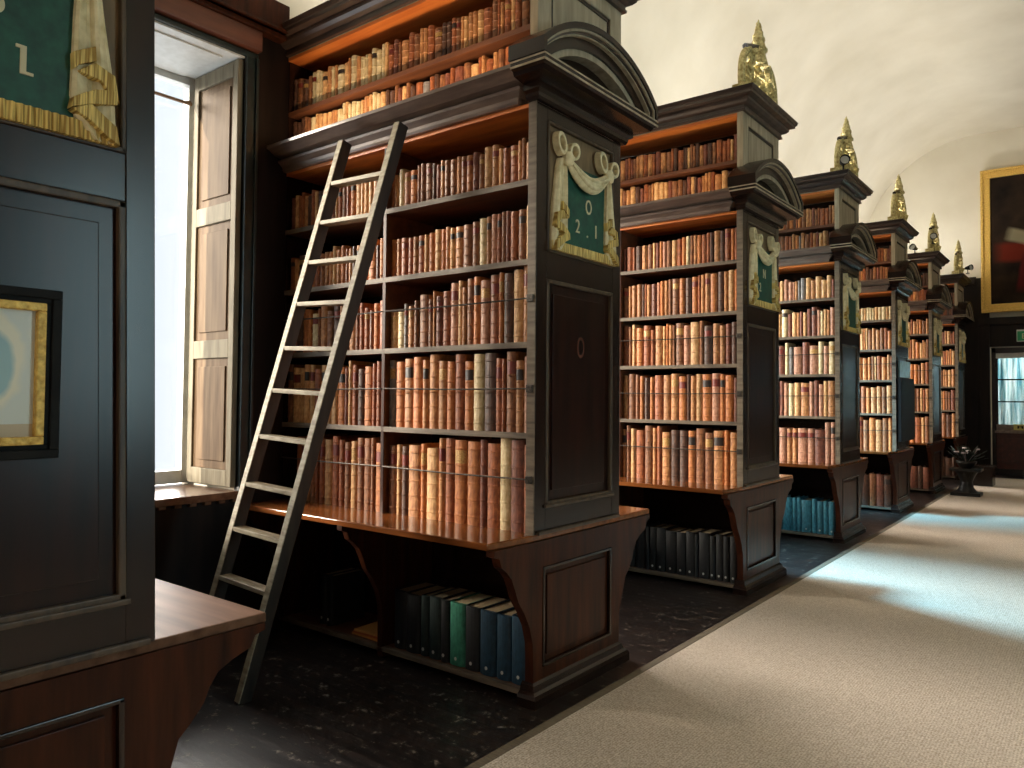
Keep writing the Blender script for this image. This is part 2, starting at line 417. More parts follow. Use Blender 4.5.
def framed(mb, x, v0, v1, z0, z1, t=.012, wd=.014):
    """a raised moulding round a sunk panel on a face looking to +X"""
    for (a, b, c, d) in ((v0, v1, z0, z0+wd), (v0, v1, z1-wd, z1), (v0, v0+wd, z0, z1), (v1-wd, v1, z0, z1)):
        mb.box(x, x+t, a, b, c, d)

def make_bookcase():
    r = empty('bookcase', (AX, Y0, 0))
    # --- tall end above the bench
    e = MB()
    e.box(-.045, -.022, 0, T, ZB, ZF)
    for v0, v1 in ((0, .085), (.69, T)): e.box(-.022, 0, v0, v1, ZB, ZF)
    for z0, z1 in ((ZB, .894), (1.96, 2.09), (2.715, ZF)): e.box(-.022, 0, .085, .69, z0, z1)
    e.build('end_frame', M['oak'], r, bevel=.003)
    p = MB(); p.box(-.022, -.016, .085, .69, .894, 1.96); p.box(-.016, -.008, .15, .625, .96, 1.895)
    p.build('end_panel', M['oak_panel'], r, bevel=.004)
    p = MB(); p.box(-.022, -.014, .085, .69, 2.09, 2.715); p.build('sign_panel', mat('tan_sign_panel', (142, 116, 84), (104, 82, 56), rough=.5, scale=(5, 5, .6), nscale=6), r)
    p = MB(); framed(p, -.016, .085, .69, .894, 1.96, .02, .02); framed(p, -.014, .085, .69, 2.09, 2.715, .02, .014)
    p.box(0, .012, .075, .70, .884, .90); p.box(0, .016, .02, T-.02, ZB-.002, ZB+.016)
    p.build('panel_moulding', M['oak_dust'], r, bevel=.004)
    p = MB(); p.box(-.045, 0, -.006, 0, ZB, ZF); p.build('front_edge', M['edge'], r)
    # --- low end with bracketed profile carrying the bench
    e = MB(); e.prism(bracket_poly, 'X', -.045, -.022)
    q = MB()
    for v0, v1 in ((.0, .07), (.685, T)): q.box(-.022, 0, v0, v1, 0, .735)
    for z0, z1 in ((0, .155), (.615, .735)): q.box(-.022, 0, .07, .685, z0, z1)
    q.prism([p_ for p_ in BR[:-1]] + [(0, .737)], 'X', -.022, 0)
    q.prism([(T+v, z) for v, z in BRB[:-1]] + [(T, .737)], 'X', -.022, 0)
    e.v += []; off = len(e.v); e.v += q.v; e.f += [[i+off for i in f] for f in q.f]; e.mi += q.mi
    e.build('bench_end', M['oak_mid'], r)
    p = MB(); p.box(-.022, -.016, .07, .685, .155, .615); p.box(-.016, -.006, .115, .64, .20, .57); p.build('low_panel', M['oak_mid'], r, bevel=.004)
    p = MB(); framed(p, -.016, .07, .685, .155, .615, .022, .016); p.build('panel_moulding', M['oak'], r, bevel=.004)
    p = MB(); p.sweep3([(0, 0), (.042, 0), (.042, .04), (.034, .055), (.02, .065), (.012, .09), (0, .10)], -.06, 0, 0, T)
    p.build('plinth', M['oak'], r)
    for xb in (XD, -1.90):
        e = MB(); e.prism(bracket_poly, 'X', xb-.02, xb+.02); e.build('bench_bracket', M['oak_mid'], r, bevel=.003)
    b = MB(); b.prism([(-L, -.295), (-.034, -.295), (-.006, -.03), (-.006, T+.355), (-L, T+.355)], 'Z', .737, ZB); b.build('bench_top', M['bench'], r, bevel=.006)
    # --- shelves
    bk = MB(); bk.box(-L, -.045, T/2-.01, T/2+.01, .06, 3.48); bk.build('back_board', M['oak'], r)
    for z in SH:
        s = MB(); s.box(-L, -.046, .004, T-.004, z-.026, z); so = s.build('shelf', M['shelf'], r)
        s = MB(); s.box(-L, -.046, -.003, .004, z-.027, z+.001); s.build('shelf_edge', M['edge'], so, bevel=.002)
    s = MB(); s.box(-L, -.046, .03, T-.03, .03, .055); so = s.build('lower_shelf', M['shelf'], r)
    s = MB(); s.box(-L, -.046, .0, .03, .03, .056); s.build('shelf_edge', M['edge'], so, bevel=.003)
    d = MB(); d.box(XD-.011, XD+.011, .002, T/2-.011, ZB+.001, ZF-.021); do = d.build('divider', M['shelf'], r)
    d = MB(); d.box(XD-.011, XD+.011, -.003, .002, ZB+.001, ZF-.021); d.build('divider_edge', M['oak_mid'], do)
    d = MB(); d.box(-L, -L+.007, .004, T-.004, .06, 3.48); d.build('wall_stile', M['oak'], r)
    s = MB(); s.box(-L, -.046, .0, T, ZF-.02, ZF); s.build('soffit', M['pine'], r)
    # --- iron rods
    for z in (1.86, 1.44, 1.02):
        for a, b in ((-L+.008, XD-.011), (XD+.011, -.046)):
            t = MB(); t.tube([(a, -.006, z), ((a+b)/2, -.006, z-.004), (b, -.006, z)], .0045, 6); t.build('rod', M['iron'], r)
        t = MB(); t.box(-.045, -.008, -.014, -.006, z-.018, z+.018); t.build('hasp', M['iron'], r, bevel=.003)
    # --- lower cornice
    c = MB(); c.sweep3([(0, ZF), (.022, ZF), (.03, ZF+.012), (.034, ZF+.028), (.062, ZF+.05), (.066, ZF+.062), (.04, ZF+.066), (.04, ZF+.078),
                        (.085, ZF+.085), (.118, ZF+.105), (.135, ZF+.115), (.145, ZF+.118), (.145, ZF+.135), (.13, ZF+.142), (0, ZF+.142)], -L, -.12, 0, T)
    c.build('cornice', M['cornice'], r)
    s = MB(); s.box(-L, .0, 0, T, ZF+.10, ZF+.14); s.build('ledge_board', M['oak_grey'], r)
    # --- arched pediment over the end
    p = MB(); p.sweep3([(0, ZF), (.02, ZF), (.028, ZF+.014), (.03, ZF+.03), (.05, ZF+.04), (.05, ZF+.07), (.12, ZF+.082), (.13, ZF+.10), (.148, ZF+.108), (.148, ZF+.138), (.13, ZF+.145), (0, ZF+.145)], -.045, 0, 0, T)
    p.build('entablature', M['oak'], r)
    p = MB(); p.sweep3([(.10, ZF+.107), (.1495, ZF+.107), (.1495, ZF+.116), (.10, ZF+.116)], -.046, 0, 0, T); p.sweep3([(.10, ZF+.132), (.1495, ZF+.132), (.1495, ZF+.1395), (.10, ZF+.1395)], -.046, 0, 0, T)
    p.build('pale_fillet', M['oak_grey'], r)
    cz, vc, zb = 2.413, T/2, ZF+.145
    def seg(rad, hw, z0):
        pts = [(vc-hw, z0)]
        a = math.asin(min(1, hw/rad))
        for i in range(25):
            t = -a + 2*a*i/24; pts.append((vc+rad*math.sin(t), cz+rad*math.cos(t)))
        pts.append((vc+hw, z0)); return pts
    def ring(ro, ri, hwo, hwi):
        po, pi = seg(ro, hwo, zb), seg(ri, hwi, zb)
        return po, pi
    def arch(mb, ro, ri, hwo, hwi, x0, x1):
        po, pi = ring(ro, ri, hwo, hwi); n = len(po)
        vs = [(x, a, b) for x in (x0, x1) for a, b in po] + [(x, a, b) for x in (x0, x1) for a, b in pi]
        fs = []
        for i in range(n-1):
            fs += [(i, i+1, n+i+1, n+i), (2*n+i, 3*n+i, 3*n+i+1, 2*n+i+1), (n+i, n+i+1, 3*n+i+1, 3*n+i), (i, 2*n+i, 2*n+i+1, i+1)]
        fs += [(0, n, 3*n, 2*n), (n-1, 3*n-1, 4*n-1, 2*n-1)]
        mb.add(vs, fs)
    p = MB(); arch(p, .790, .762, .536, .513, -.055, .148)
    p.build('pediment_arch', M['oak'], r)
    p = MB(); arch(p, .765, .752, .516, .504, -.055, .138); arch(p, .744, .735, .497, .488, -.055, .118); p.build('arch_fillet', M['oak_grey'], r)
    p = MB(); arch(p, .755, .742, .507, .495, -.055, .128)
    p.build('arch_moulding', M['cornice_dk'], r)
    p = MB(); arch(p, .738, .685, .49, .425, -.055, .095); p.build('arch_hollow', M['oak'], r)
    p = MB(); arch(p, .69, .655, .428, .375, -.055, .082); p.build('arch_bead', M['oak_grey'], r)
    p = MB(); p.prism(seg(.656, .376, zb), 'X', -.055, .02); p.build('tympanum', M['oak'], r)
    # --- upper stage
    ZU0, ZU1 = ZF+.142, 3.54
    e = MB(); e.box(-.045, -.018, .0, T, ZU0, ZU1)
    for v0, v1 in ((0, .11), (.66, T)): e.box(-.018, 0, v0, v1, ZU0, ZU1)
    e.box(-.018, 0, .11, .66, 3.43, ZU1)
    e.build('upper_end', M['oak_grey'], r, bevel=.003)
    p = MB(); framed(p, -.018, .11, .66, ZU0, 3.43, .012, .022); p.build('panel_moulding', M['oak'], r, bevel=.004)
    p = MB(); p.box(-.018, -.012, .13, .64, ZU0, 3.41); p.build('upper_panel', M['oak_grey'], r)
    s = MB(); s.box(-L, -.046, .012, T-.012, 3.135, 3.16); so = s.build('upper_shelf', M['shelf'], r)
    s = MB(); s.box(-L, -.046, .004, .012, 3.134, 3.161); s.build('shelf_edge', M['shelf'], so)
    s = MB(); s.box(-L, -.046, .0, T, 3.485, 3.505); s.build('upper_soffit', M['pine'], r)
    c = MB(); c.sweep3([(0, ZU1-.03), (.022, ZU1-.03), (.024, ZU1-.016), (.016, ZU1-.012), (.018, ZU1+.008), (.045, ZU1+.018), (.062, ZU1+.034), (.066, ZU1+.05), (.06, ZU1+.056), (.10, ZU1+.064), (.102, ZU1+.082), (.112, ZU1+.086), (.12, ZU1+.112), (.108, ZU1+.116), (0, ZU1+.116)], -L, 0, 0, T)
    c.build('crown_cornice', M['cornice_dk'], r)
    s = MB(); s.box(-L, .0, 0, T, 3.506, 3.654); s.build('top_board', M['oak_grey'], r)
    return r

case = make_bookcase()
case_labels = {
    0: 'tall dark oak bookcase with the ladder leaning on it and sign O 2.1',
    1: 'tall oak bookcase just behind the ladder bookcase, sign lettered N on its end',
    2: 'oak bookcase standing third along the aisle with blue books on its lowest shelf',
    3: 'oak bookcase with a flat black board hanging on its aisle end',
    4: 'oak bookcase just beyond the one with the black board',
    5: 'furthest oak bookcase of the row, next to the dark end wall',
    -1: 'near dark oak bookcase at the left with a framed portrait on its end'}
def squash(o):
    o.data = o.data.copy()
    for v in o.data.vertices:
        v.co.z -= .045*min(1, max(0, (v.co.z-.5)/.24))
        v.co.y -= .024*(v.co.z-1.42)            # sheared along the aisle to fit this case's edge in the view
CASES = {}
for k in (0, 1, 2, 3, 4, 5, -1):
    o = case if k == 0 else copy_tree(case, None, squash if k == -1 else None)
    o.location = (AX, Y0+SP*k, 0)
    if k == -1:
        for ch in o.children:
            if ch.name.startswith('bench_top'):
                ch.data.materials[0] = mat('dull_worn_bench', (122, 92, 74), (84, 60, 46), rough=.4, scale=(.5, 5, 5), nscale=4, spec=.01)
    tag(o, case_labels[k], 'bookcase', 'carved oak bookcases along the aisle'); CASES[k] = o

# faint painted letter on the tall panel of the ladder case
text('panel_letter', 'O', .15, M['panel_letter'], case, faceXs(-.0078, .395, 1.60, .6), .0006)

# ------------------------------------------------------------------ carved drapery signs
BODY = [(.182,.36),(.25,.378),(.272,.243),(.287,.17),(.291,.116),(.293,-.006),(.222,.034),(.171,.062),(.178,.112),(.179,.171),(.18,.214)]
BANDS = [[(.177,.207),(.23,.239),(.233,.201),(.193,.179),(.179,.163)],
         [(.186,.16),(.229,.195),(.279,.176),(.291,.107),(.267,.124),(.245,.153)],
         [(.173,.063),(.178,.091),(.23,.126),(.284,.138),(.285,.101),(.221,.085)],
         [(.174,.06),(.221,.085),(.285,.041),(.294,-.006),(.259,.012),(.222,.04)]]
def fringe_mat():
    m = mat('gold_fringe', (240, 212, 128), (164, 128, 58), rough=.5, metal=.2, scale=(3, 90, 3), nscale=2.2, detail=1, ramp=(.4, .62), bump=.5)
    return m
M['fringe'] = fringe_mat()

def catmull(pts, n=6):
    out = []; P = [Vector(p) for p in pts]
    for i in range(len(P)-1):
        a, b, c, d = P[max(i-1, 0)], P[i], P[i+1], P[min(i+2, len(P)-1)]
        for k in range(n):
            t = k/n
            out.append(.5*((2*b)+(c-a)*t+(2*a-5*b+4*c-d)*t*t+(3*b-a-3*c+d)*t**3))
    out.append(P[-1]); return out

def make_sign():
    s = empty('drapery_sign', (0, 0, 0))
    # local origin: bottom middle of the sign on the end face; x out, y along, z up
    b = MB(); b.box(.003, .02, -.19, .19, .03, .44); b.build('board', M['green'], s)
    # hanging drapes with vertical folds
    for sg in (1, -1):
        rows = []
        zs = [0, .05, .1, .2, .3, .40, .45]
        ed = {0: (.235, .292), .05: (.19, .292), .1: (.178, .29), .2: (.18, .28), .3: (.182, .264), .40: (.186, .25), .45: (.195, .232)}
        d = MB(); rings = []
        for z in zs:
            a, c = ed[z]; top = []; nn = 13
            for i in range(nn):
                t = i/(nn-1); y = a+(c-a)*t
                x = .03 + .009*math.sin(t*9.5+z*3) + .004*math.sin(t*23)
                top.append((x, sg*y, z))
            rings.append(top + [(.004, sg*c, z), (.004, sg*a, z)])
        d.loft(rings); do = d.build('drape', M['cream'], s)
        for j, pl in enumerate(BANDS):
            f = MB(); f.prism([(sg*y, z) for y, z in pl], 'X', .02, .046+.002*j); f.build('fringe_fold', M['fringe'], do, bevel=.003)
    # bottom fringe, ribbed
    f = MB(); n = 60; rings = []
    for i in range(n+1):
        y = -.292+.584*i/n; x = .030+(.007 if i % 2 else 0); sl = .0
        rings.append([(.003, y, -.004), (x, y, -.004), (x-.002, y, .042), (.003, y, .042)])
    f.loft(rings); f.build('fringe', M['fringe'], s)
    # swag between the knots
    pts = []; rad = []
    for i in range(17):
        t = i/16; y = -.19+.38*t; z = .448-.085*math.sin(PI*t)
        pts.append((.035+.012*math.sin(PI*t), y, z)); rad.append(.02+.024*math.sin(PI*t))
    w = MB(); w.tube(pts, rad, 10, flat=.6)
    for off in (.018, -.014):
        w.tube([(p[0]+.02, p[1], p[2]+off*math.sin(PI*i/16)*1.1) for i, p in enumerate(pts)], [r_*.25 for r_ in rad], 6)
    w.build('swag', M['cream'], s, smooth=True)
    for sg in (-1, 1):
        k = MB(); k.blob((.045, sg*.19, .452), .034, 3, (.8, 1, 1.1), .12, 10, 8)
        ko = k.build('knot', M['cream'], s, smooth=True)
        for (cy, cz, ry, rz, rot) in ((-.052, .515, .032, .05, .35), (.058, .500, .036, .042, -.75)):
            l = MB(); rings = []; n = 20
            for i in range(n+1):
                a = 2*PI*i/n
                for q in ((0, 0),): pass
                ca, sa = math.cos(a), math.sin(a)
                def pt(f, x):
                    y, z = ry*f*ca, rz*f*sa
                    return (x, sg*.19+cy+y*math.cos(rot)-z*math.sin(rot), cz+y*math.sin(rot)+z*math.cos(rot))
                rings.append([pt(.68, .012), pt(1.18, .012), pt(1.12, .05), pt(.74, .05)])
            l.loft(rings, cap=False); l.build('bow_loop', M['cream'], s, bevel=.003)
    return s
sign = make_sign()
SIGNS = {}
sign_txt = {0: 'O', 1: 'N', -1: 'P'}
sl = {0: 'green wooden sign lettered O 2.1 under carved cream drapery on the ladder bookcase',
      1: 'green drapery sign lettered N 2 on the end of the bookcase behind the ladder bookcase',
      2: 'green drapery sign with cream bows on the third bookcase along the aisle',
      3: 'drapery sign above the flat black hanging board, on that bookcase end',
      4: 'small distant drapery sign on the bookcase beyond the black board',
      5: 'most distant drapery sign, seen edge-on beside the dark end wall',
      -1: 'large green sign with gold fringe above the framed portrait at the left'}
signs0 = {}
for k in (0, 1, 2, 3, 4, 5, -1):
    o = sign if k == 0 else copy_tree(sign)
    o.location = (AX-.0135, Y0+SP*k+(.35 if k == -1 else .405), 2.105-(.05 if k == -1 else 0)); tag(o, sl[k], 'sign', 'carved drapery signs on the bookcase ends'); signs0[k] = o
for k, o in signs0.items():
    if k == 0:
        text('letter', 'O', .105, M['letter'], o, faceXs(.021, .03, .225, .7), .003)
        text('numeral', '2', .095, M['letter'], o, faceXs(.021, -.07, .115, .85), .003)
        text('numeral', '.', .095, M['letter'], o, faceXs(.021, .02, .105, .9), .003)
        text('numeral', '1', .095, M['letter'], o, faceXs(.021, .10, .115, .85), .003)
    elif k == 1:
        text('letter', 'N', .10, M['letter'], o, faceXs(.021, .01, .225, .8), .003)
        text('numeral', '2', .095, M['letter'], o, faceXs(.021, -.08, .115, .85), .003)
    elif k == -1:
        text('letter', 'P', .13, M['letter'], o, faceXs(.021, .002, .205, .9), .003)
        # the hooked figure one
        n1 = MB(); n1.prism([(.066,.118),(.066,.180),(.056,.180),(.056,.188),(.080,.188),(.080,.126),(.096,.126),(.096,.118)], 'X', .018, .024)
        n1.build('numeral', M['letter'], o, bevel=.0015)

# ------------------------------------------------------------------ carved crests on top
def make_crest():
    s = empty('carved_crest', (0, 0, 0))
    rd = random.Random(11)
    b = MB(); b.box(-.05, .05, -.36, .36, 0, .035); b.box(-.06, .06, -.385, -.30, 0, .075); b.box(-.05, .05, .32, .37, 0, .05)
    b.build('base', M['gilt'], s, bevel=.006)
    c = MB()
    for sg in (-1, 1):
        # outer curved band rising from the base to the shoulder
        c.tube(catmull([(0, sg*.33, .03), (0, sg*.35, .15), (0, sg*.33, .27), (0, sg*.27, .36), (0, sg*.20, .40)]), .03, 8)
        for (cy, cz, rr) in ((.22, .20, .08), (.17, .33, .06), (.12, .12, .065), (.26, .09, .05)):
            pts = []
            for i in range(18):
                a = i/17*2*PI*1.5; q = rr*(1-i/17*.8)
                pts.append((.01, sg*(cy+q*math.cos(a)), cz+q*math.sin(a)))
            c.tube(pts, .016, 6)
    for j in range(44):
        y = rd.uniform(-.30, .30); z = rd.uniform(.04, .40)
        if abs(y) > .33-.45*max(0, z-.22): continue
        c.blob((rd.uniform(-.03, .04), y, z), rd.uniform(.018, .034), j, (1, .8, 1.2), .45, 7, 5)
    c.build('scrollwork', M['gilt'], s)
    t = MB()
    t.lathe([(.075, .34), (.06, .40), (.05, .44), (.07, .455), (.07, .47), (.04, .48), (.045, .52), (.043, .56), (.036, .60), (.024, .64), (.012, .68), (.004, .72)], (0, 0, 0), 12)
    for j in range(26):
        z = .49+.2*j/26; a = j*2.4; q = .041*(1-(j/26)**1.5*.85)
        t.blob((q*math.cos(a), q*math.sin(a), z), .017*(1-.4*j/26), 50+j, (1, 1, 1.8), .3, 6, 5)
    t.build('spire', M['gilt'], s)
    a = MB()
    a.tube([(0, -.28, .40), (0, -.16, .44), (0, -.05, .47)], [.022, .026, .03], 6)
    a.tube([(0, .05, .45), (0, .16, .36), (0, .27, .25)], [.02, .02, .016], 6)
    a.build('shoulder_scroll', M['oak'], s)
    return s
crest = make_crest()
cl = {0: 'carved gilded crest on top of the ladder bookcase, above the picture edge', 1: 'tall carved gilded crest on the bookcase behind the ladder bookcase',
      2: 'carved gilded crest with a round spotlight at its foot, third bookcase', 3: 'carved gilded crest on the bookcase with the black board',
      4: 'small distant carved crest beside a pair of spotlights', 5: 'most distant slender carved crest next to the gold picture frame'}
first = True
for k in (1, 2, 3, 4, 5, 0):
    o = crest if first else copy_tree(crest); first = False
    o.location = (AX-.03, Y0+SP*k+.40, 3.657); o.scale = (1, 1, .97); tag(o, cl[k], 'crest', 'carved crests on the bookcases')

# ------------------------------------------------------------------ spotlights on the bookcase tops
def spot(loc, rz, tilt, label):
    r = empty('spotlight', loc, label, 'spotlight', 'small spotlights on the bookcase tops', rz)
    a = MB(); a.lathe([(.03, 0), (.03, .012), (.008, .016), (.008, .07)], (0, 0, 0), 12); a.build('stand', M['black'], r)
    h = MB(); ct, st = math.cos(tilt), math.sin(tilt)
    prof = [(.012, -.05), (.022, -.045), (.03, -.01), (.045, .05), (.05, .075), (.043, .075), (.036, .04)]
    rings = []
    for q, z in prof:
        rings.append([(z*ct - q*math.sin(2*PI*i/16)*st, q*math.cos(2*PI*i/16), .10+z*st+q*math.sin(2*PI*i/16)*ct) for i in range(16)])
    h.loft(rings); ho = h.build('lamp_head', M['black'], r, smooth=True)
    g = MB(); g.loft([[(.06*ct - q*math.sin(2*PI*i/16)*st, q*math.cos(2*PI*i/16), .10+.06*st+q*math.sin(2*PI*i/16)*ct) for i in range(16)] for q in (.042, .02, .001)])
    g.build('lens', mat('lamp_lens', (226, 224, 214), rough=.2), ho)
    return r
spot((-1.99, Y0+.60, 3.657), .55, -.5, 'black spotlight on the top edge of the ladder bookcase')
spot((-2.02, Y0+2*SP-.02, 3.657), -1.1, .05, 'round white-faced spotlight on the third bookcase by its crest')
spot((-2.30, Y0+4*SP+.05, 3.657), -1.9, .2, 'dark clustered spotlight left of the small distant crest')
spot((-2.06, Y0+4*SP+.06, 3.80), -1.2, .1, 'spotlight at the foot of the small distant crest')
spot((-1.90, Y0+5*SP-.02, 3.657), -.6, .0, 'round spotlight on the furthest bookcase top')

# ================================================================== THE BOOKS
def spine_plan(w, d, t, off, arcn):
    """U-shaped cover outline; off raises the bands"""
    bl = min(.02, .48*w); pts = [(-w/2, d)]
    for i in range(arcn+1):
        a = PI*(i/arcn); pts.append((-(w/2+off*.3)*math.cos(a)*1., bl - (bl+off)*math.sin(a)))
    pts.append((w/2, d)); pts.append((w/2-t, d)); pts.append((w/2-t, bl+t)); pts.append((-w/2+t, bl+t)); pts.append((-w/2+t, d))
    return pts
def band_levels(h, nb, bo):
    lv = [(0, 0)]
    if nb:
        for i in range(nb):
            z = h*(.1+.8*i/(nb-1) if nb > 1 else .5); e = .0035+.006*h
            lv += [(z-e, 0), (z-e*.5, bo), (z+e*.5, bo), (z+e, 0)]
    lv.append((h, 0)); return lv
def book_cover(mb, w, d, h, nb, arcn=8, at=(0, 0, 0), bo=.003):
    rings = []
    for z, off in band_levels(h, nb, bo):
        rings.append([(at[0]+x, at[1]+y, at[2]+z) for x, y in spine_plan(w, d, .003, off, arcn)])
    mb.loft(rings)
def spine_patch(mb, w, h, z0, z1, arcn=8, o=.0009):
    bl = min(.02, .48*w); rings = []
    for z in (z0, z1):
        ring = []
        for i in range(arcn+1):
            a = PI*(.08+.84*i/arcn); ring.append((-(w/2)*math.cos(a), bl-(bl+o)*math.sin(a), z))
        ring += [(w/2*.8, bl*.9, z), (-w/2*.8, bl*.9, z)]
        rings.append(ring)
    mb.loft(rings)

ORD = 'first second third fourth fifth sixth seventh eighth ninth tenth eleventh twelfth thirteenth fourteenth fifteenth sixteenth seventeenth eighteenth nineteenth twentieth twenty-first twenty-second twenty-third twenty-fourth twenty-fifth twenty-sixth twenty-seventh twenty-eighth twenty-ninth thirtieth thirty-first thirty-second thirty-third thirty-fourth thirty-fifth'.split()
PAL_W = [('tan', 5), ('light tan', 4), ('brown', 5), ('russet', 4), ('dark brown', 3), ('red brown', 2), ('orange tan', 4), ('pink brown', 1.5), ('cream', .6), ('grey', .12)]
PAL_UP = [('brown', 5), ('russet', 5), ('dark brown', 3), ('red brown', 4), ('tan', 4), ('light tan', 1), ('grey', .2)]
PAL_PINK = [('pink brown', 6), ('light tan', 3), ('cream', 2), ('red brown', 2), ('tan', 2), ('grey', .8)]
PAL_GOLD = [('orange tan', 4), ('tan', 3), ('russet', 3), ('brown', 3), ('light tan', 2)]
def pick(rd, pal):
    t = sum(x for _, x in pal); q = rd.random()*t
    for n, x in pal:
        q -= x
        if q <= 0: return n
    return pal[-1][0]
def fill(rd, x0, x1, n, jit=.42):
    ws = [1+jit*(rd.random()*2-1)*(1 if rd.random() < .75 else 1.5) for _ in range(n)]
    s = sum(ws); return [(x1-x0)*q/s for q in ws]

BOOKS = []   # dict(x centre, y front, z, w, d, h, col, nb, case, row, side, index, count, end)
def row(k, rowname, z, y, x0, x1, n, hf, pal, seed, nbf=lambda h: 5, depth=lambda h: min(.3, h*.72), end='right', endname=None, cols=None, pull=.006):
    rd = random.Random(seed); ws = fill(rd, x0, x1, n)
    x = x1
    for i in range(n):                       # laid from the right end leftwards
        w = ws[i]; t = (x - w/2 - x0)/(x1-x0)
        h = hf(t, rd); col = cols[i % len(cols)] if cols else pick(rd, pal if not callable(pal) else pal(t))
        idx = i if end == 'right' else n-1-i
        BOOKS.append(dict(x=AX+x-w/2, y=Y0+SP*k+y+rd.random()*pull, z=z, w=w-.0022, h=h, d=depth(h), col=col, nb=nbf(h), k=k, row=rowname, idx=idx, end=endname or (end + ' end')))
        x -= w
R0, R1 = -.050, XD+.0125     # right section limits (local)
L0, L1 = XD-.0125, -L+.009
def H(a, b, lo=None):
    return lambda t, rd: a+(b-a)*rd.random()
E1, E2, E3, E4 = 'right end', 'middle upright', 'middle upright', 'left end'
def hb(t, rd): return (.405 if t > .40 else .355) + .02*rd.random() + (.02 if rd.random() < .2 else 0)
def hc(t, rd): return (.20+.17*max(0, min(1, (t-.05)/.9))**.8) + .045*(rd.random()-.4)
def hbrow(t, rd): return .195+.055*t**1.5 + .018*rd.random()
row(0, 'bench row', ZB, .022, R1, R0, 15, hb, PAL_GOLD + PAL_W, 1)
row(0, 'bench row', ZB, .022, L1+.10, L0, 15, H(.36, .40), PAL_GOLD, 2, end='right', endname='right end left of the middle upright')
row(0, 'fourth shelf down', SH[3], .022, R1, R0, 17, H(.335, .385), PAL_W, 3)
row(0, 'fourth shelf down', SH[3], .022, L1, L0, 18, H(.315, .365), PAL_W + [('light tan', 4)], 4, endname='middle upright leftwards')
row(0, 'third shelf down', SH[2], .022, R1, R0, 21, hc, PAL_W, 5)
row(0, 'third shelf down', SH[2], .022, L1, L0, 19, H(.22, .275), PAL_W, 6, endname='middle upright leftwards')
row(0, 'second shelf down', SH[1], .022, R1, R0, 24, hbrow, PAL_W, 7)
row(0, 'second shelf down', SH[1], .022, L1, L0, 21, H(.19, .235), PAL_W, 8, endname='middle upright leftwards')
row(0, 'first shelf below the cornice', SH[0], .022, R1, R0, 26, H(.185, .215), PAL_W, 9)
row(0, 'first shelf below the cornice', SH[0], .022, L1, L0, 24, H(.195, .225), PAL_W + [('light tan', 5)], 10, endname='middle upright leftwards')
def pal_u(t): return PAL_UP if t > .45 else ([('cream', 5), ('light tan', 3), ('tan', 2)] if t > .1 else [('dark brown', 3), ('brown', 2)])
row(0, 'uppermost row', 3.1605, .03, -.98, -.05, 26, H(.175, .215), PAL_UP, 11)
row(0, 'uppermost row', 3.1605, .03, -L+.009, -.98, 26, H(.18, .22), lambda t: pal_u(t*.5), 12, end='left')
row(0, 'row behind the cornice', ZF+.143, .03, -.98, -.05, 24, H(.15, .185), PAL_UP, 13)
row(0, 'row behind the cornice', ZF+.143, .03, -L+.009, -.98, 26, H(.165, .195), lambda t: pal_u(t*.5), 14, end='left')
# the green and blue books under the bench
row(0, 'low shelf', .0565, .03, -.965, -.06, 10, lambda t, rd: .300+.015*rd.random(), None, 15, nbf=lambda h: 0, depth=lambda h: .25,
    cols=['dark blue', 'dark blue', 'dark blue', 'near black', 'bright green', 'near black', 'dark green', 'dark green', 'near black', 'near black'])
row(0, 'low shelf left of the middle upright', .0565, .05, -1.62, -1.50, 2, H(.285, .29), None, 16, nbf=lambda h: 0, depth=lambda h: .25, cols=['near black'])
# the further bookcases
for k in (1, 2, 3, 4, 5):
    pal = {1: PAL_W, 2: PAL_PINK, 3: PAL_GOLD, 4: PAL_GOLD, 5: PAL_W}[k]
    full = (-L+.032, L0); q = .88 if k == 2 else 1
    for (nm, z, nR, nL, hf) in (('bench row', ZB, 16, 14, H(.37, .42)), ('fourth shelf down', SH[3], 18, 16, H(.32, .36)), ('third shelf down', SH[2], 20, 18, H(.28, .335)),
                               ('second shelf down', SH[1], 24, 22, H(.23, .30)), ('first shelf below the cornice', SH[0], 26, 24, H(.18, .235))):
        if k == 1 and nm.startswith('second'): hf = lambda t, rd: .24+.06*t+.015*rd.random()
        if k == 1 and nm.startswith('first'): hf = lambda t, rd: .185+.05*t+.012*rd.random()
        if k == 2 and nm == 'bench row': hf = lambda t, rd: .33+(.07 if t > .88 else 0)+.012*rd.random()
        if k == 3 and nm.startswith('first'): hf = H(.15, .17)
        p = [('cream', 5), ('light tan', 3)] if (k == 3 and nm.startswith('first')) else pal
        row(k, nm, z, .022, R1, R0, int(nR*q), hf, p, 100+k*20+len(nm)); row(k, nm, z, .022, L1, L0, int(nL*q), hf, p, 300+k*20+len(nm), endname='middle upright leftwards')
    pu = {1: PAL_UP, 2: PAL_GOLD + PAL_UP, 3: PAL_UP, 4: PAL_UP, 5: PAL_UP}[k]
    row(k, 'uppermost row', 3.1605, .03, -L+.032, -.05, 56, H(.165, .20), pu, 500+k); row(k, 'row behind the cornice', ZF+.143, .03, -L+.032, -.05, 54, H(.16, .19), pu, 520+k)
    lowc = {1: ['near black'], 2: ['teal blue'], 3: ['dark brown', 'red brown', 'brown'], 4: ['red brown', 'dark brown'], 5: ['dark brown']}[k]
    row(k, 'low shelf', .0565, .03, -.965, -.06, {1: 14, 2: 13, 3: 11}.get(k, 11), H(.32, .345) if k != 3 else H(.38, .42), None, 540+k, nbf=(lambda h: 0) if k < 3 else (lambda h: 4), depth=lambda h: .25, cols=lowc)

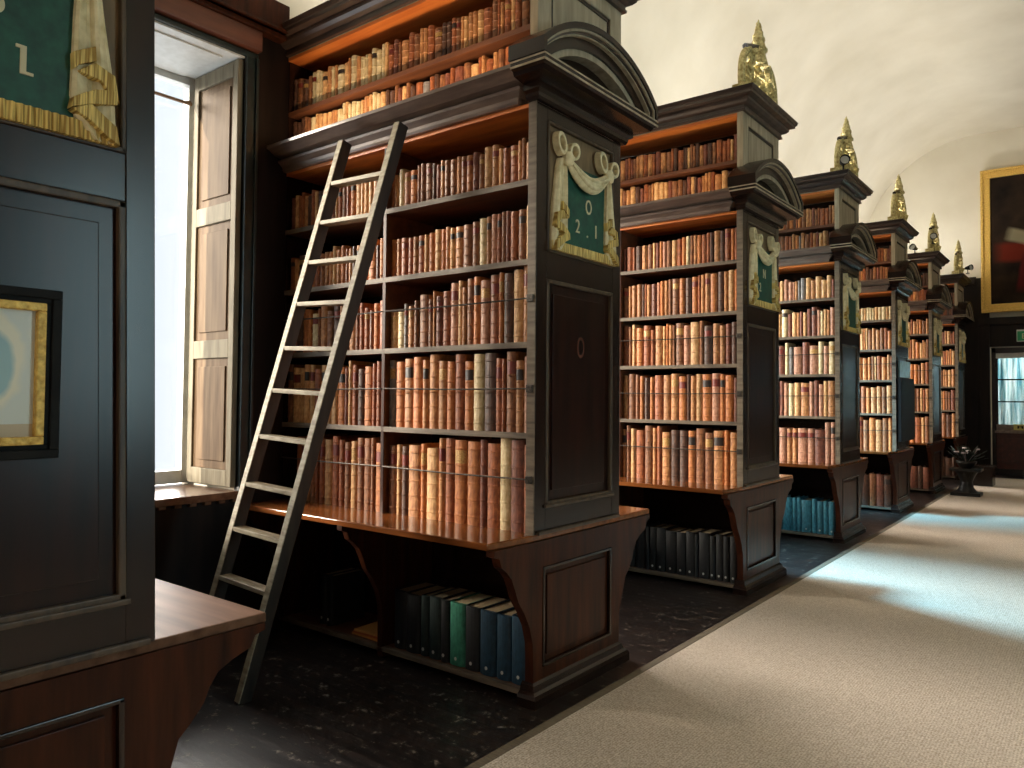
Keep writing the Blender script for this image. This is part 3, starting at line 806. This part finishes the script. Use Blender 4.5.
# which three hundred show largest
CAM_F, CAM_CX, CAM_CY, YAW, PITCH, ROLL, EYE = 757.8, 512., 374.1, .6647, .0304, .0085, 1.4
fw0 = Vector((-math.sin(YAW), math.cos(YAW), 0)); rt0 = Vector((math.cos(YAW), math.sin(YAW), 0)); up0 = Vector((0, 0, 1))
FW = fw0*math.cos(PITCH)+up0*math.sin(PITCH); U2 = up0*math.cos(PITCH)-fw0*math.sin(PITCH)
RT = rt0*math.cos(ROLL)+U2*math.sin(ROLL); UP = U2*math.cos(ROLL)-rt0*math.sin(ROLL)
def pix(p):
    v = Vector(p)-Vector((0, 0, EYE)); z = v.dot(FW)
    return CAM_CX+CAM_F*v.dot(RT)/z, CAM_CY-CAM_F*v.dot(UP)/z
LIMX = {0: 150, 1: 622, 2: 780, 3: 861, 4: 912, 5: 942}
def area(b):
    x0, y0 = pix((b['x']-b['w']/2, b['y'], b['z'])); x1, y1 = pix((b['x']+b['w']/2, b['y'], b['z']+b['h']))
    if b['row'] == 'row behind the cornice': y0 = min(y0, y1+abs(y0-y1)*.45)
    if max(x0, x1) < LIMX[b['k']] + (25 if b['row'] == 'low shelf' else 0): return 0
    if y0 < 0: return 0
    y1 = max(y1, 0)
    return abs(x1-x0)*abs(y1-y0)
for b in BOOKS: b['a'] = area(b)
order = sorted(range(len(BOOKS)), key=lambda i: -BOOKS[i]['a'])
keep = set(i for i in order[:300] if BOOKS[i]['a'] > 0)

CASEWORD = {0: 'ladder bookcase', 1: 'bookcase behind it', 2: 'third bookcase', 3: 'black-board bookcase', 4: 'fifth bookcase', 5: 'furthest bookcase'}
CASEW = {0: 'ladder bookcase', 1: 'second bookcase', 2: 'third bookcase', 3: 'fourth bookcase', 4: 'fifth bookcase', 5: 'furthest bookcase'}
rdl = random.Random(5)
stuff = MB(); smats = list(LEATHER.values()); skeys = list(LEATHER.keys())
for i, b in enumerate(BOOKS):
    if i not in keep:
        stuff.m = skeys.index(b['col'])
        book_cover(stuff, b['w'], b['d'], b['h'], 4 if b['nb'] and b['a'] > 0 else 0, 5, (b['x'], b['y'], b['z']), .0025)
        continue
    o = empty('book', (b['x'], b['y'], b['z']))
    c = MB(); book_cover(c, b['w'], b['d'], b['h'], b['nb']); c.build('cover', LEATHER[b['col']], o)
    if b['z'] < 1.2:
        p = MB(); bl = min(.02, .48*b['w'])+.004
        p.box(-b['w']/2+.0032, b['w']/2-.0032, bl, b['d']-.004, .004, b['h']-.006); p.build('text_block', M['paper'], o)
    if b['nb'] and rdl.random() < .42 and b['w'] > .022:
        z0 = b['h']*(.1+.8*3/4)+.0035+.006*b['h']+.003; z1 = b['h']*.9-.0035-.006*b['h']-.003
        q = MB(); spine_patch(q, b['w'], b['h'], z0, z1); q.build('title_label', LAB[rdl.choice(['red', 'red', 'dark', 'gold'])], o)
    if not b['nb']:
        q = MB(); bl = min(.02, .48*b['w']); q.prism([(.008*math.cos(t*PI/4), .035+.009*math.sin(t*PI/4)) for t in range(8)], 'Y', -.0012, .002); q.build('shelf_label', M['label_white'], o)
    near = {'bench row': 'on the bench', 'fourth shelf down': 'fourth shelf down', 'third shelf down': 'third shelf down', 'second shelf down': 'second shelf down',
            'first shelf below the cornice': 'top shelf under cornice', 'uppermost row': 'uppermost row', 'row behind the cornice': 'row above cornice',
            'low shelf': 'low shelf under bench', 'low shelf left of the middle upright': 'low shelf left of upright'}[b['row']]
    en = {'right end': 'from right end', 'left end': 'from left end', 'middle upright leftwards': 'left from middle upright', 'right end left of the middle upright': 'left from middle upright'}[b['end']]
    tag(o, f"{b['col']} book, {ORD[b['idx']]} {en}, {near}, {CASEW[b['k']]}", 'book', f"books, {near}, {CASEW[b['k']]}")
so = stuff.build('leather_books', smats)
tag(so, 'packed rows of old leather-bound books filling the further bookcases down the aisle', 'books', None, 'stuff')

# folded orange pamphlets lying under the bench
for j in range(3):
    p = MB(); p.box(-.11, .11, -.15, .15, 0, .011)
    o = p.build('pamphlet', mat('orange_paper_%s' % 'abc'[j], [(206, 130, 60), (190, 96, 52), (216, 150, 80)][j], rough=.8), bevel=.002)
    o.location = (AX-1.19+.008*j, Y0+.19, .057+.0118*j); o.rotation_euler = (0, 0, .05*j-.04)
    tag(o, ['orange pamphlet lying lowest of the small pile under the bench', 'reddish pamphlet in the middle of the small pile under the bench', 'light orange pamphlet on top of the small pile under the bench'][j], 'pamphlet', 'pamphlets under the bench')

# ================================================================== LADDER
def make_ladder():
    r = empty('ladder', (-3.32, 1.97, 0), 'tall dark wooden library ladder with pale worn treads leaning on the cornice', 'ladder')
    O = Vector((-3.32, 1.97, 0))
    RB_, RT_ = Vector((-3.109, 1.967, 0)), Vector((-2.8242, 2.6367, 2.80)); LB_, LT_ = Vector((-3.534, 1.967, 0)), Vector((-3.2748, 2.6448, 2.80))
    for a, b, end in ((RB_, RT_, 1), (LB_, LT_, 0)):
        d = (b-a).normalized(); sx = Vector((1, 0, 0)); sx = (sx - d*sx.dot(d)).normalized(); dp = d.cross(sx).normalized()
        if dp.y < 0: dp = -dp
        rings = []
        for t in (0, 1):
            p = a.lerp(b, t)
            ring = []
            for u, v in ((-.018, 0), (.018, 0), (.018, .066), (-.018, .066)):
                q = p + sx*u + dp*v
                if t == 0: q = q - d*(q.z/d.z)      # feet cut level on the floor
                ring.append(q - O)
            rings.append(ring)
        m = MB(); m.loft(rings); ro = m.build('rail', M['ladder'], r, bevel=.004)
        e = MB(); rings = []
        for t in (.004, .998):
            p = a.lerp(b, t); rings.append([p + sx*u + dp*v - O for u, v in ((-.0182, -.0012), (.0182, -.0012), (.0182, .004), (-.0182, .004))])
        e.loft(rings); e.build('worn_edge', M['tread'], ro)
    for z in (.03, .265, .50, .735, .955, 1.195, 1.43, 1.65, 1.885, 2.11, 2.33, 2.55):
        if z < .1: continue
        def at(a, b): return a.lerp(b, z/(b.z))
        p, q = at(LB_, LT_), at(RB_, RT_)
        m = MB(); rings = []
        for pt, dz in ((p, .006), (q, -.012)):
            rings.append([Vector((pt.x, pt.y+v, pt.z+dz+w_)) - O for v, w_ in ((.0, -.022), (.064, -.022), (.064, .0), (.0, .0))])
        m.loft(rings); m.build('tread', M['tread'], r, bevel=.003)
    return r
make_ladder()

# ================================================================== PICTURES
def portrait_mat():
    m = bpy.data.materials.new('pale_portrait_print'); m.use_nodes = True
    nt = m.node_tree; N = nt.nodes; K = nt.links; b = N['Principled BSDF']; b.inputs['Roughness'].default_value = .35
    tc = N.new('ShaderNodeTexCoord'); sx = N.new('ShaderNodeSeparateXYZ'); K.new(tc.outputs['Object'], sx.inputs[0])
    def ell(cy, cz, ry, rz, soft):
        mp = N.new('ShaderNodeMapping'); mp.inputs['Location'].default_value = (0, -cy/ry, -cz/rz); mp.inputs['Scale'].default_value = (0, 1/ry, 1/rz)
        K.new(tc.outputs['Object'], mp.inputs['Vector'])
        nz = N.new('ShaderNodeTexNoise'); nz.inputs['Scale'].default_value = 14; K.new(tc.outputs['Object'], nz.inputs['Vector'])
        ln = N.new('ShaderNodeVectorMath'); ln.operation = 'LENGTH'; K.new(mp.outputs[0], ln.inputs[0])
        ad = N.new('ShaderNodeMath'); ad.operation = 'MULTIPLY_ADD'; ad.inputs[1].default_value = .35; K.new(nz.outputs['Fac'], ad.inputs[0]); K.new(ln.outputs['Value'], ad.inputs[2])
        mr = N.new('ShaderNodeMapRange'); mr.inputs['From Min'].default_value = 1.17+soft; mr.inputs['From Max'].default_value = 1.17-soft; K.new(ad.outputs[0], mr.inputs['Value'])
        return mr.outputs[0]
    cur = None
    def over(fac, c):
        nonlocal cur
        mx = N.new('ShaderNodeMix'); mx.data_type = 'RGBA'; mx.inputs['B'].default_value = lin(c)
        if cur is None: mx.inputs['A'].default_value = lin((214, 220, 212))
        else: K.new(cur, mx.inputs['A'])
        K.new(fac, mx.inputs['Factor']); cur = mx.outputs['Result']
    over(ell(.0, .24, .13, .14, .06), (232, 228, 206))
    over(ell(.02, .225, .085, .10, .08), (156, 190, 194))
    over(ell(-.005, .20, .05, .065, .1), (206, 196, 186))
    lt = N.new('ShaderNodeMath'); lt.operation = 'LESS_THAN'; lt.inputs[1].default_value = .085; K.new(sx.outputs['Z'], lt.inputs[0])
    over(lt.outputs[0], (196, 178, 146))
    K.new(cur, b.inputs['Base Color']); return m
pr = empty('framed_portrait', (AX, Y0-SP, 1.24), 'small pale framed portrait print in a black and gold frame on the near panel', 'picture')
FY0, FY1, FZ = .12, .522, .415
def rect_frame(mb, x0, x1, ya, yb, za, zb, w):
    mb.box(x0, x1, ya, yb, za, za+w); mb.box(x0, x1, ya, yb, zb-w, zb); mb.box(x0, x1, ya, ya+w, za+w, zb-w); mb.box(x0, x1, yb-w, yb, za+w, zb-w)
f = MB(); rect_frame(f, -.007, .02, FY0, FY1, 0, FZ, .022); rect_frame(f, -.007, .012, FY0+.02, FY1-.02, .02, FZ-.02, .016); f.build('outer_frame', M['black'], pr, bevel=.003)
f = MB(); rect_frame(f, -.007, .018, FY0+.034, FY1-.034, .034, FZ-.034, .02); f.build('gold_slip', M['gold'], pr, bevel=.003)
f = MB(); f.box(-.007, .0, -(FY1-FY0)/2+.045, (FY1-FY0)/2-.045, .045, FZ-.045); po = f.build('print', portrait_mat(), pr); po.location = (0, (FY0+FY1)/2, 0)

def painting_mat():
    m = bpy.data.materials.new('dark_oil_painting'); m.use_nodes = True
    nt = m.node_tree; N = nt.nodes; K = nt.links; b = N['Principled BSDF']; b.inputs['Roughness'].default_value = .8; b.inputs['Specular IOR Level'].default_value = .1
    tc = N.new('ShaderNodeTexCoord'); sx = N.new('ShaderNodeSeparateXYZ'); K.new(tc.outputs['Object'], sx.inputs[0])
    nz = N.new('ShaderNodeTexNoise'); nz.inputs['Scale'].default_value = 2; nz.inputs['Detail'].default_value = 6; K.new(tc.outputs['Object'], nz.inputs['Vector'])
    cr = N.new('ShaderNodeValToRGB'); e = cr.color_ramp.elements; e[0].position = .3; e[0].color = lin((20, 16, 14)); e[1].position = .7; e[1].color = lin((56, 42, 31)); K.new(nz.outputs['Fac'], cr.inputs['Fac'])
    cur = cr.outputs['Color']
    def box(x0, x1, z0, z1, c, tilt=0.):
        nonlocal cur
        mp = N.new('ShaderNodeMapping'); mp.vector_type = 'TEXTURE'; mp.inputs['Location'].default_value = ((x0+x1)/2, 0, (z0+z1)/2); mp.inputs['Rotation'].default_value = (0, tilt, 0); mp.inputs['Scale'].default_value = ((x1-x0)/2, 1, (z1-z0)/2)
        K.new(tc.outputs['Object'], mp.inputs['Vector']); s = N.new('ShaderNodeSeparateXYZ'); K.new(mp.outputs[0], s.inputs[0])
        fs = []
        for ax in ('X', 'Z'):
            a = N.new('ShaderNodeMath'); a.operation = 'ABSOLUTE'; K.new(s.outputs[ax], a.inputs[0])
            ad = N.new('ShaderNodeMath'); ad.operation = 'MULTIPLY_ADD'; ad.inputs[1].default_value = .6; K.new(nz.outputs['Fac'], ad.inputs[0]); K.new(a.outputs[0], ad.inputs[2])
            mr = N.new('ShaderNodeMapRange'); mr.inputs['From Min'].default_value = 1.5; mr.inputs['From Max'].default_value = 1.05; K.new(ad.outputs[0], mr.inputs['Value']); fs.append(mr)
        mu = N.new('ShaderNodeMath'); mu.operation = 'MULTIPLY'; K.new(fs[0].outputs[0], mu.inputs[0]); K.new(fs[1].outputs[0], mu.inputs[1])
        mx = N.new('ShaderNodeMix'); mx.data_type = 'RGBA'; mx.inputs['B'].default_value = lin(c); K.new(mu.outputs[0], mx.inputs['Factor']); K.new(cur, mx.inputs['A']); cur = mx.outputs['Result']
    box(.25, 1.0, .95, 1.32, (104, 36, 24))
    box(.62, .86, .4, 1.1, (84, 24, 24), .15)
    box(.42, 1.0, 1.25, 1.5, (140, 130, 104), .35)
    K.new(cur, b.inputs['Base Color']); return m
pt = empty('oil_painting', (-1.86, YE-.14, 3.09), 'large dark oil painting in a heavy gold frame above the far doorway', 'painting')
PW, PH = 2.3, 2.74
f = MB()
f.box(0, PW, 0, .075, 0, .16); f.box(0, PW, 0, .075, PH-.16, PH); f.box(0, .16, 0, .075, .16, PH-.16); f.box(PW-.16, PW, 0, .075, .16, PH-.16)
f.box(-.0, PW, -.03, 0, 0, .05); f.box(0, PW, -.03, 0, PH-.05, PH); f.box(0, .05, -.03, 0, .05, PH-.05); f.box(PW-.05, PW, -.03, 0, .05, PH-.05)
f.build('gold_frame', M['gold'], pt, bevel=.012)
f = MB(); f.box(.15, PW-.15, .03, .07, .15, PH-.15); f.build('canvas', painting_mat(), pt)

# ================================================================== END DOORWAY
dr = struct(empty('door_1', (DX0, YE, 0)))
f = MB(); W = DX1-DX0
f.box(0, .07, .0, .12, 0, DZ); f.box(W-.07, W, 0, .12, 0, DZ); f.box(0, W, 0, .12, DZ-.1, DZ); f.box(.07, W-.07, .02, .1, 0, .12)
f.build('door_frame', M['oak'], dr, bevel=.004)
f = MB(); f.box(.07, W-.07, .03, .08, .12, .80); f.box(.16, W/2-.08, .022, .03, .22, .70); f.box(W/2+.08, W-.16, .022, .03, .22, .70); f.build('door_panel', mat('red_brown_panel', (86, 36, 26), (58, 24, 18), rough=.4), dr, bevel=.004)
f = MB(); f.box(.05, W-.05, -.04, .08, .80, .84); f.box(.07, W-.07, .02, .08, .84, .96); f.build('ledge', mat('pale_ledge', (150, 128, 116), (112, 92, 82), rough=.4), dr, bevel=.004)
f = MB(); f.box(.07, W-.07, .03, .08, 2.22, 2.32)
f.build('top_rail', M['white'], dr, bevel=.004)
f = MB()
for zz in (1.38, 1.80): f.box(.07, W-.07, .04, .07, zz, zz+.025)
for xx in (.07, .62, 1.16, 1.7): f.box(xx, xx+.03, .04, .07, .96, 2.22)
f.build('glazing_bars', M['oak'], dr)
f = MB(); f.box(.07, W-.07, .05, .054, .96, 2.22); f.build('pane', glass, dr)
# pale curtain hanging behind the glass
cu = MB(); n = 90; rings = []
for i in range(n+1):
    x = DX0+.02+(W-.04)*i/n; y = YE+.20+.03*math.sin(i*.9)+.012*math.sin(i*2.3)
    rings.append([(x, y, .9), (x, y+.006, .9), (x, y+.006, 2.38), (x, y, 2.38)])
cu.loft(rings)
cm = mat('pale_blue_curtain', (222, 232, 234), (120, 164, 174), rough=.8, scale=(9, 1, .6), nscale=2.2, ramp=(.38, .6))
nt = cm.node_tree; tl = nt.nodes.new('ShaderNodeBsdfTranslucent'); mxs = nt.nodes.new('ShaderNodeMixShader'); mxs.inputs[0].default_value = .6
pb = nt.nodes['Principled BSDF']; nt.links.new(pb.inputs['Base Color'].links[0].from_socket, tl.inputs['Color'])
nt.links.new(pb.outputs[0], mxs.inputs[1]); nt.links.new(tl.outputs[0], mxs.inputs[2]); nt.links.new(mxs.outputs[0], nt.nodes['Material Output'].inputs[0])
tag(cu.build('curtain', cm), 'pale blue pleated curtain hanging behind the glazed far door', 'curtain')
# room behind the door
w = MB(); w.box(DX0-.6, DX1+.6, YE+1.2, YE+1.3, 0, 3); struct(w.build('wall_beyond', M['plaster']))

# green exit sign above the door, small yellow notice on the ledge
ex = empty('exit_sign', (-1.30, YE-.16, 2.52), 'green exit sign with white lettering above the far doorway', 'sign')
f = MB(); f.box(0, .42, 0, .06, 0, .22); f.build('housing', M['white'], ex, bevel=.004)
gm = mat('exit_green', (30, 150, 96), rough=.4)
f = MB(); f.box(.012, .408, -.004, .0, .012, .19); f.build('face', gm, ex)
def faceYm(x, y, z): return Matrix(((1,0,0,x),(0,0,-1,y),(0,1,0,z),(0,0,0,1)))
text('lettering', 'EXIT', .14, M['letter'], ex, faceYm(.22, -.0055, .05), .001)
nt_ = empty('notice', (-1.37, YE-.066, .862), 'small yellow notice standing on the ledge of the far door', 'notice')
f = MB(); f.box(0, .22, -.01, .0, 0, .11); f.build('card', mat('yellow_card', (214, 196, 110), rough=.6), nt_)
f = MB(); f.box(.06, .085, -.012, -.01, .03, .08); f.box(.125, .15, -.012, -.01, .03, .08); f.box(.06, .15, -.012, -.01, .055, .07); f.build('mark', M['black'], nt_)

# ================================================================== SMALL THINGS FAR DOWN THE AISLE
# flat black board on the end of the fourth bookcase
bb = empty('display_board', (AX+.013, Y0+3*SP, .885), 'flat black display board hanging on a bookcase end far along the aisle', 'board')
f = MB(); f.box(0, .045, .005, .80, 0, .80); f.build('board', M['black'], bb, bevel=.004)
f = MB(); f.box(.0, .03, .82, .93, .02, .74); f.build('side_leaf', M['black'], bb, bevel=.004)
f = MB(); f.box(.0, .02, .06, .72, .81, 1.02); f.build('header', mat('pale_blue_header', (120, 150, 156), (70, 96, 100), rough=.3, nscale=2), bb, bevel=.003)  # bluish reflection at the top of the board put into this colour
# dark carved stand with a leafy flowering plant
st = empty('pedestal_stand', (-1.63, 12.95, .014), 'dark carved pedestal stand on the far carpet edge, holding flowers', 'stand')
f = MB(); f.box(-.19, .19, -.16, .16, 0, .05); f.lathe([(.15, .05), (.12, .08), (.09, .13), (.08, .2), (.10, .26), (.13, .32), (.16, .36)], (0, 0, 0), 16); f.build('base', M['bronze'], st, bevel=.004)
f = MB(); f.box(-.2, .2, -.17, .17, .36, .395); f.build('top', M['bronze'], st, bevel=.006)
fl = empty('flower_arrangement', (-1.63, 12.95, .41), 'dark leafy arrangement with pale flowers on the far pedestal stand', 'flowers')
f = MB(); f.lathe([(.07, 0), (.10, .03), (.13, .08), (.14, .11), (.12, .11), (.10, .06)], (0, 0, 0), 14); f.build('bowl', M['bronze'], fl, smooth=True)
rd = random.Random(3)
lf = MB()
for j in range(46):
    a = rd.random()*2*PI; el = rd.uniform(.1, 1.2); q = rd.uniform(.12, .26)
    c = Vector((q*math.cos(a)*math.cos(el)*1.1, q*math.sin(a)*math.cos(el), .12+q*math.sin(el)*.8)); d = (c-Vector((0, 0, .08))).normalized()
    u = d.cross(Vector((0, 0, 1))).normalized(); n_ = u.cross(d)
    lf.loft([[c-d*.05+u*t*.002+n_*s*.002 for t, s in ((-1,-1),(1,-1),(1,1),(-1,1))], [c+u*t*.028+n_*s*.002 for t, s in ((-1,-1),(1,-1),(1,1),(-1,1))], [c+d*.06+u*t*.002+n_*s*.002 for t, s in ((-1,-1),(1,-1),(1,1),(-1,1))]])
    lf.tube([Vector((0, 0, .06)), c-d*.04], .003, 5)
lf.build('foliage', M['leaf'], fl)
for j in range(9):
    a = rd.random()*2*PI; q = rd.uniform(.06, .2); c = (q*math.cos(a), q*math.sin(a), .24+rd.uniform(-.06, .08))
    p = MB()
    for t in range(5):
        b_ = t*2*PI/5; p.blob((c[0]+.018*math.cos(b_), c[1]+.018*math.sin(b_), c[2]), .018, t, (1, 1, .6), .1, 8, 6)
    p.tube([(0, 0, .06), (c[0], c[1], c[2]-.01)], .003, 5)
    p.build('flower', M['petal'], fl)
# dark low chest further back
ch = empty('low_chest', (-1.66, 14.7, .0145), 'low dark wooden box behind the pedestal stand near the end wall', 'chest')
f = MB(); f.box(-.24, .2, -.2, .2, 0, .30); f.build('body', M['oak'], ch, bevel=.006)
f = MB(); f.box(-.26, .22, -.22, .22, .30, .33); f.build('lid', M['oak'], ch, bevel=.006)

# ================================================================== LIGHT
def area_light(name, loc, rot, sx, sy, power, col):
    l = bpy.data.lights.new(name, 'AREA'); l.shape = 'RECTANGLE'; l.size = sx; l.size_y = sy; l.energy = power; l.color = col
    o = bpy.data.objects.new(name, l); C.objects.link(o); o.location = loc; o.rotation_euler = rot
    return o
def radiance(rad, sx, sy): return rad*PI*sx*sy
DAY = (.92, .97, 1.0)
for i, c in enumerate(holes_l):      # sky seen through each left window
    rad, col = (8.0, (.5, .82, 1.0)) if i == 3 else ((1.3, DAY) if i == 1 else (2.2, DAY))
    area_light('daylight_left', (WX-.64, c, (SILL+HEAD)/2), (0, -PI/2, 0), HEAD-SILL, 2*HW, radiance(rad, 2*HW, HEAD-SILL), col)
for c, q in zip(RB, (8.0, .12)):
    area_light('daylight_right', (XR+.48, c, 2.25), (0, PI/2, 0), 2.5, 2*HW, radiance(q, 2*HW, 2.5), (.56, .86, .93))
area_light('rear_fill', (-.1, YB-.36, 2.45), (PI/2, 0, 0), 4.9, 3.4, radiance(.65, 4.9, 3.4), (1.0, .94, .86))  # added fill from behind the camera, brightens the book faces
def sun(name, d, strength, angle, col):
    l = bpy.data.lights.new(name, 'SUN'); l.energy = strength; l.angle = angle; l.color = col
    o = bpy.data.objects.new(name, l); C.objects.link(o)
    o.rotation_euler = Vector(d).to_track_quat('-Z', 'Y').to_euler(); o.location = (-8, 4, 8)
    return o
sun('bright_sky', (.88, -.27, -.42), 9.5, math.radians(34), (1.0, .95, .88))
sun('low_sun_haze', (.78, .45, -.26), 9.0, math.radians(20), (1.0, .90, .74))
sun('sun', (.25, 1, -.38), 9, math.radians(.6), (1.0, .95, .86))
bl_ = area_light('daylight_blue', (-7.2, BAY[2]+1.1, 5.0), (0, 0, 0), 1.3, 1.3, 2600, (.22, .66, 1.0))
bl_.rotation_euler = (Vector((-.6, BAY[2]-.5, 0)) - bl_.location).to_track_quat('-Z', 'Y').to_euler()
# added ceiling fill lights over the bookcase tops; strip lamps on the ledges
for k in range(-1, 6):
    area_light('ceiling_fill', (AX-.75, Y0+SP*k+T/2, 3.68), (PI, 0, 0), 1.0, .4, 34, (1.0, .97, .92))
for k, e in ((0, 4.2), (1, 2.2), (3, 2), (4, 2)):
    area_light('strip_lamp', (AX-.95, Y0+SP*k-.125, 2.93), (PI-.1, 0, 0), 1.6, .02, e*1.1, (1.0, .76, .50))
area_light('daylight_beyond_door', (-.6, YE+.9, 2.6), (PI/4+.6, 0, 0), 1.6, .8, 150, (1.0, .98, .95)).rotation_euler = (-PI/3, 0, 0)

wd = bpy.data.worlds.new('World'); SC.world = wd; wd.use_nodes = True
bg = wd.node_tree.nodes['Background']; bg.inputs[0].default_value = (.85, .93, 1, 1); bg.inputs[1].default_value = 1.0

# ================================================================== CAMERA
cam = bpy.data.cameras.new('camera'); co = bpy.data.objects.new('camera', cam); C.objects.link(co)
cam.sensor_width = 36; cam.sensor_fit = 'HORIZONTAL'; cam.lens = CAM_F/1024*36
cam.shift_y = -(384-CAM_CY)/1024
m4 = Matrix((RT, UP, -FW)).transposed().to_4x4(); m4.translation = (0, 0, EYE)
co.matrix_world = m4
cam.clip_start = .05; cam.clip_end = 100
SC.camera = co
vs = SC.view_settings; vs.view_transform = 'Standard'; vs.look = 'None'; vs.exposure = .2; vs.gamma = 1.; vs.use_curve_mapping = False
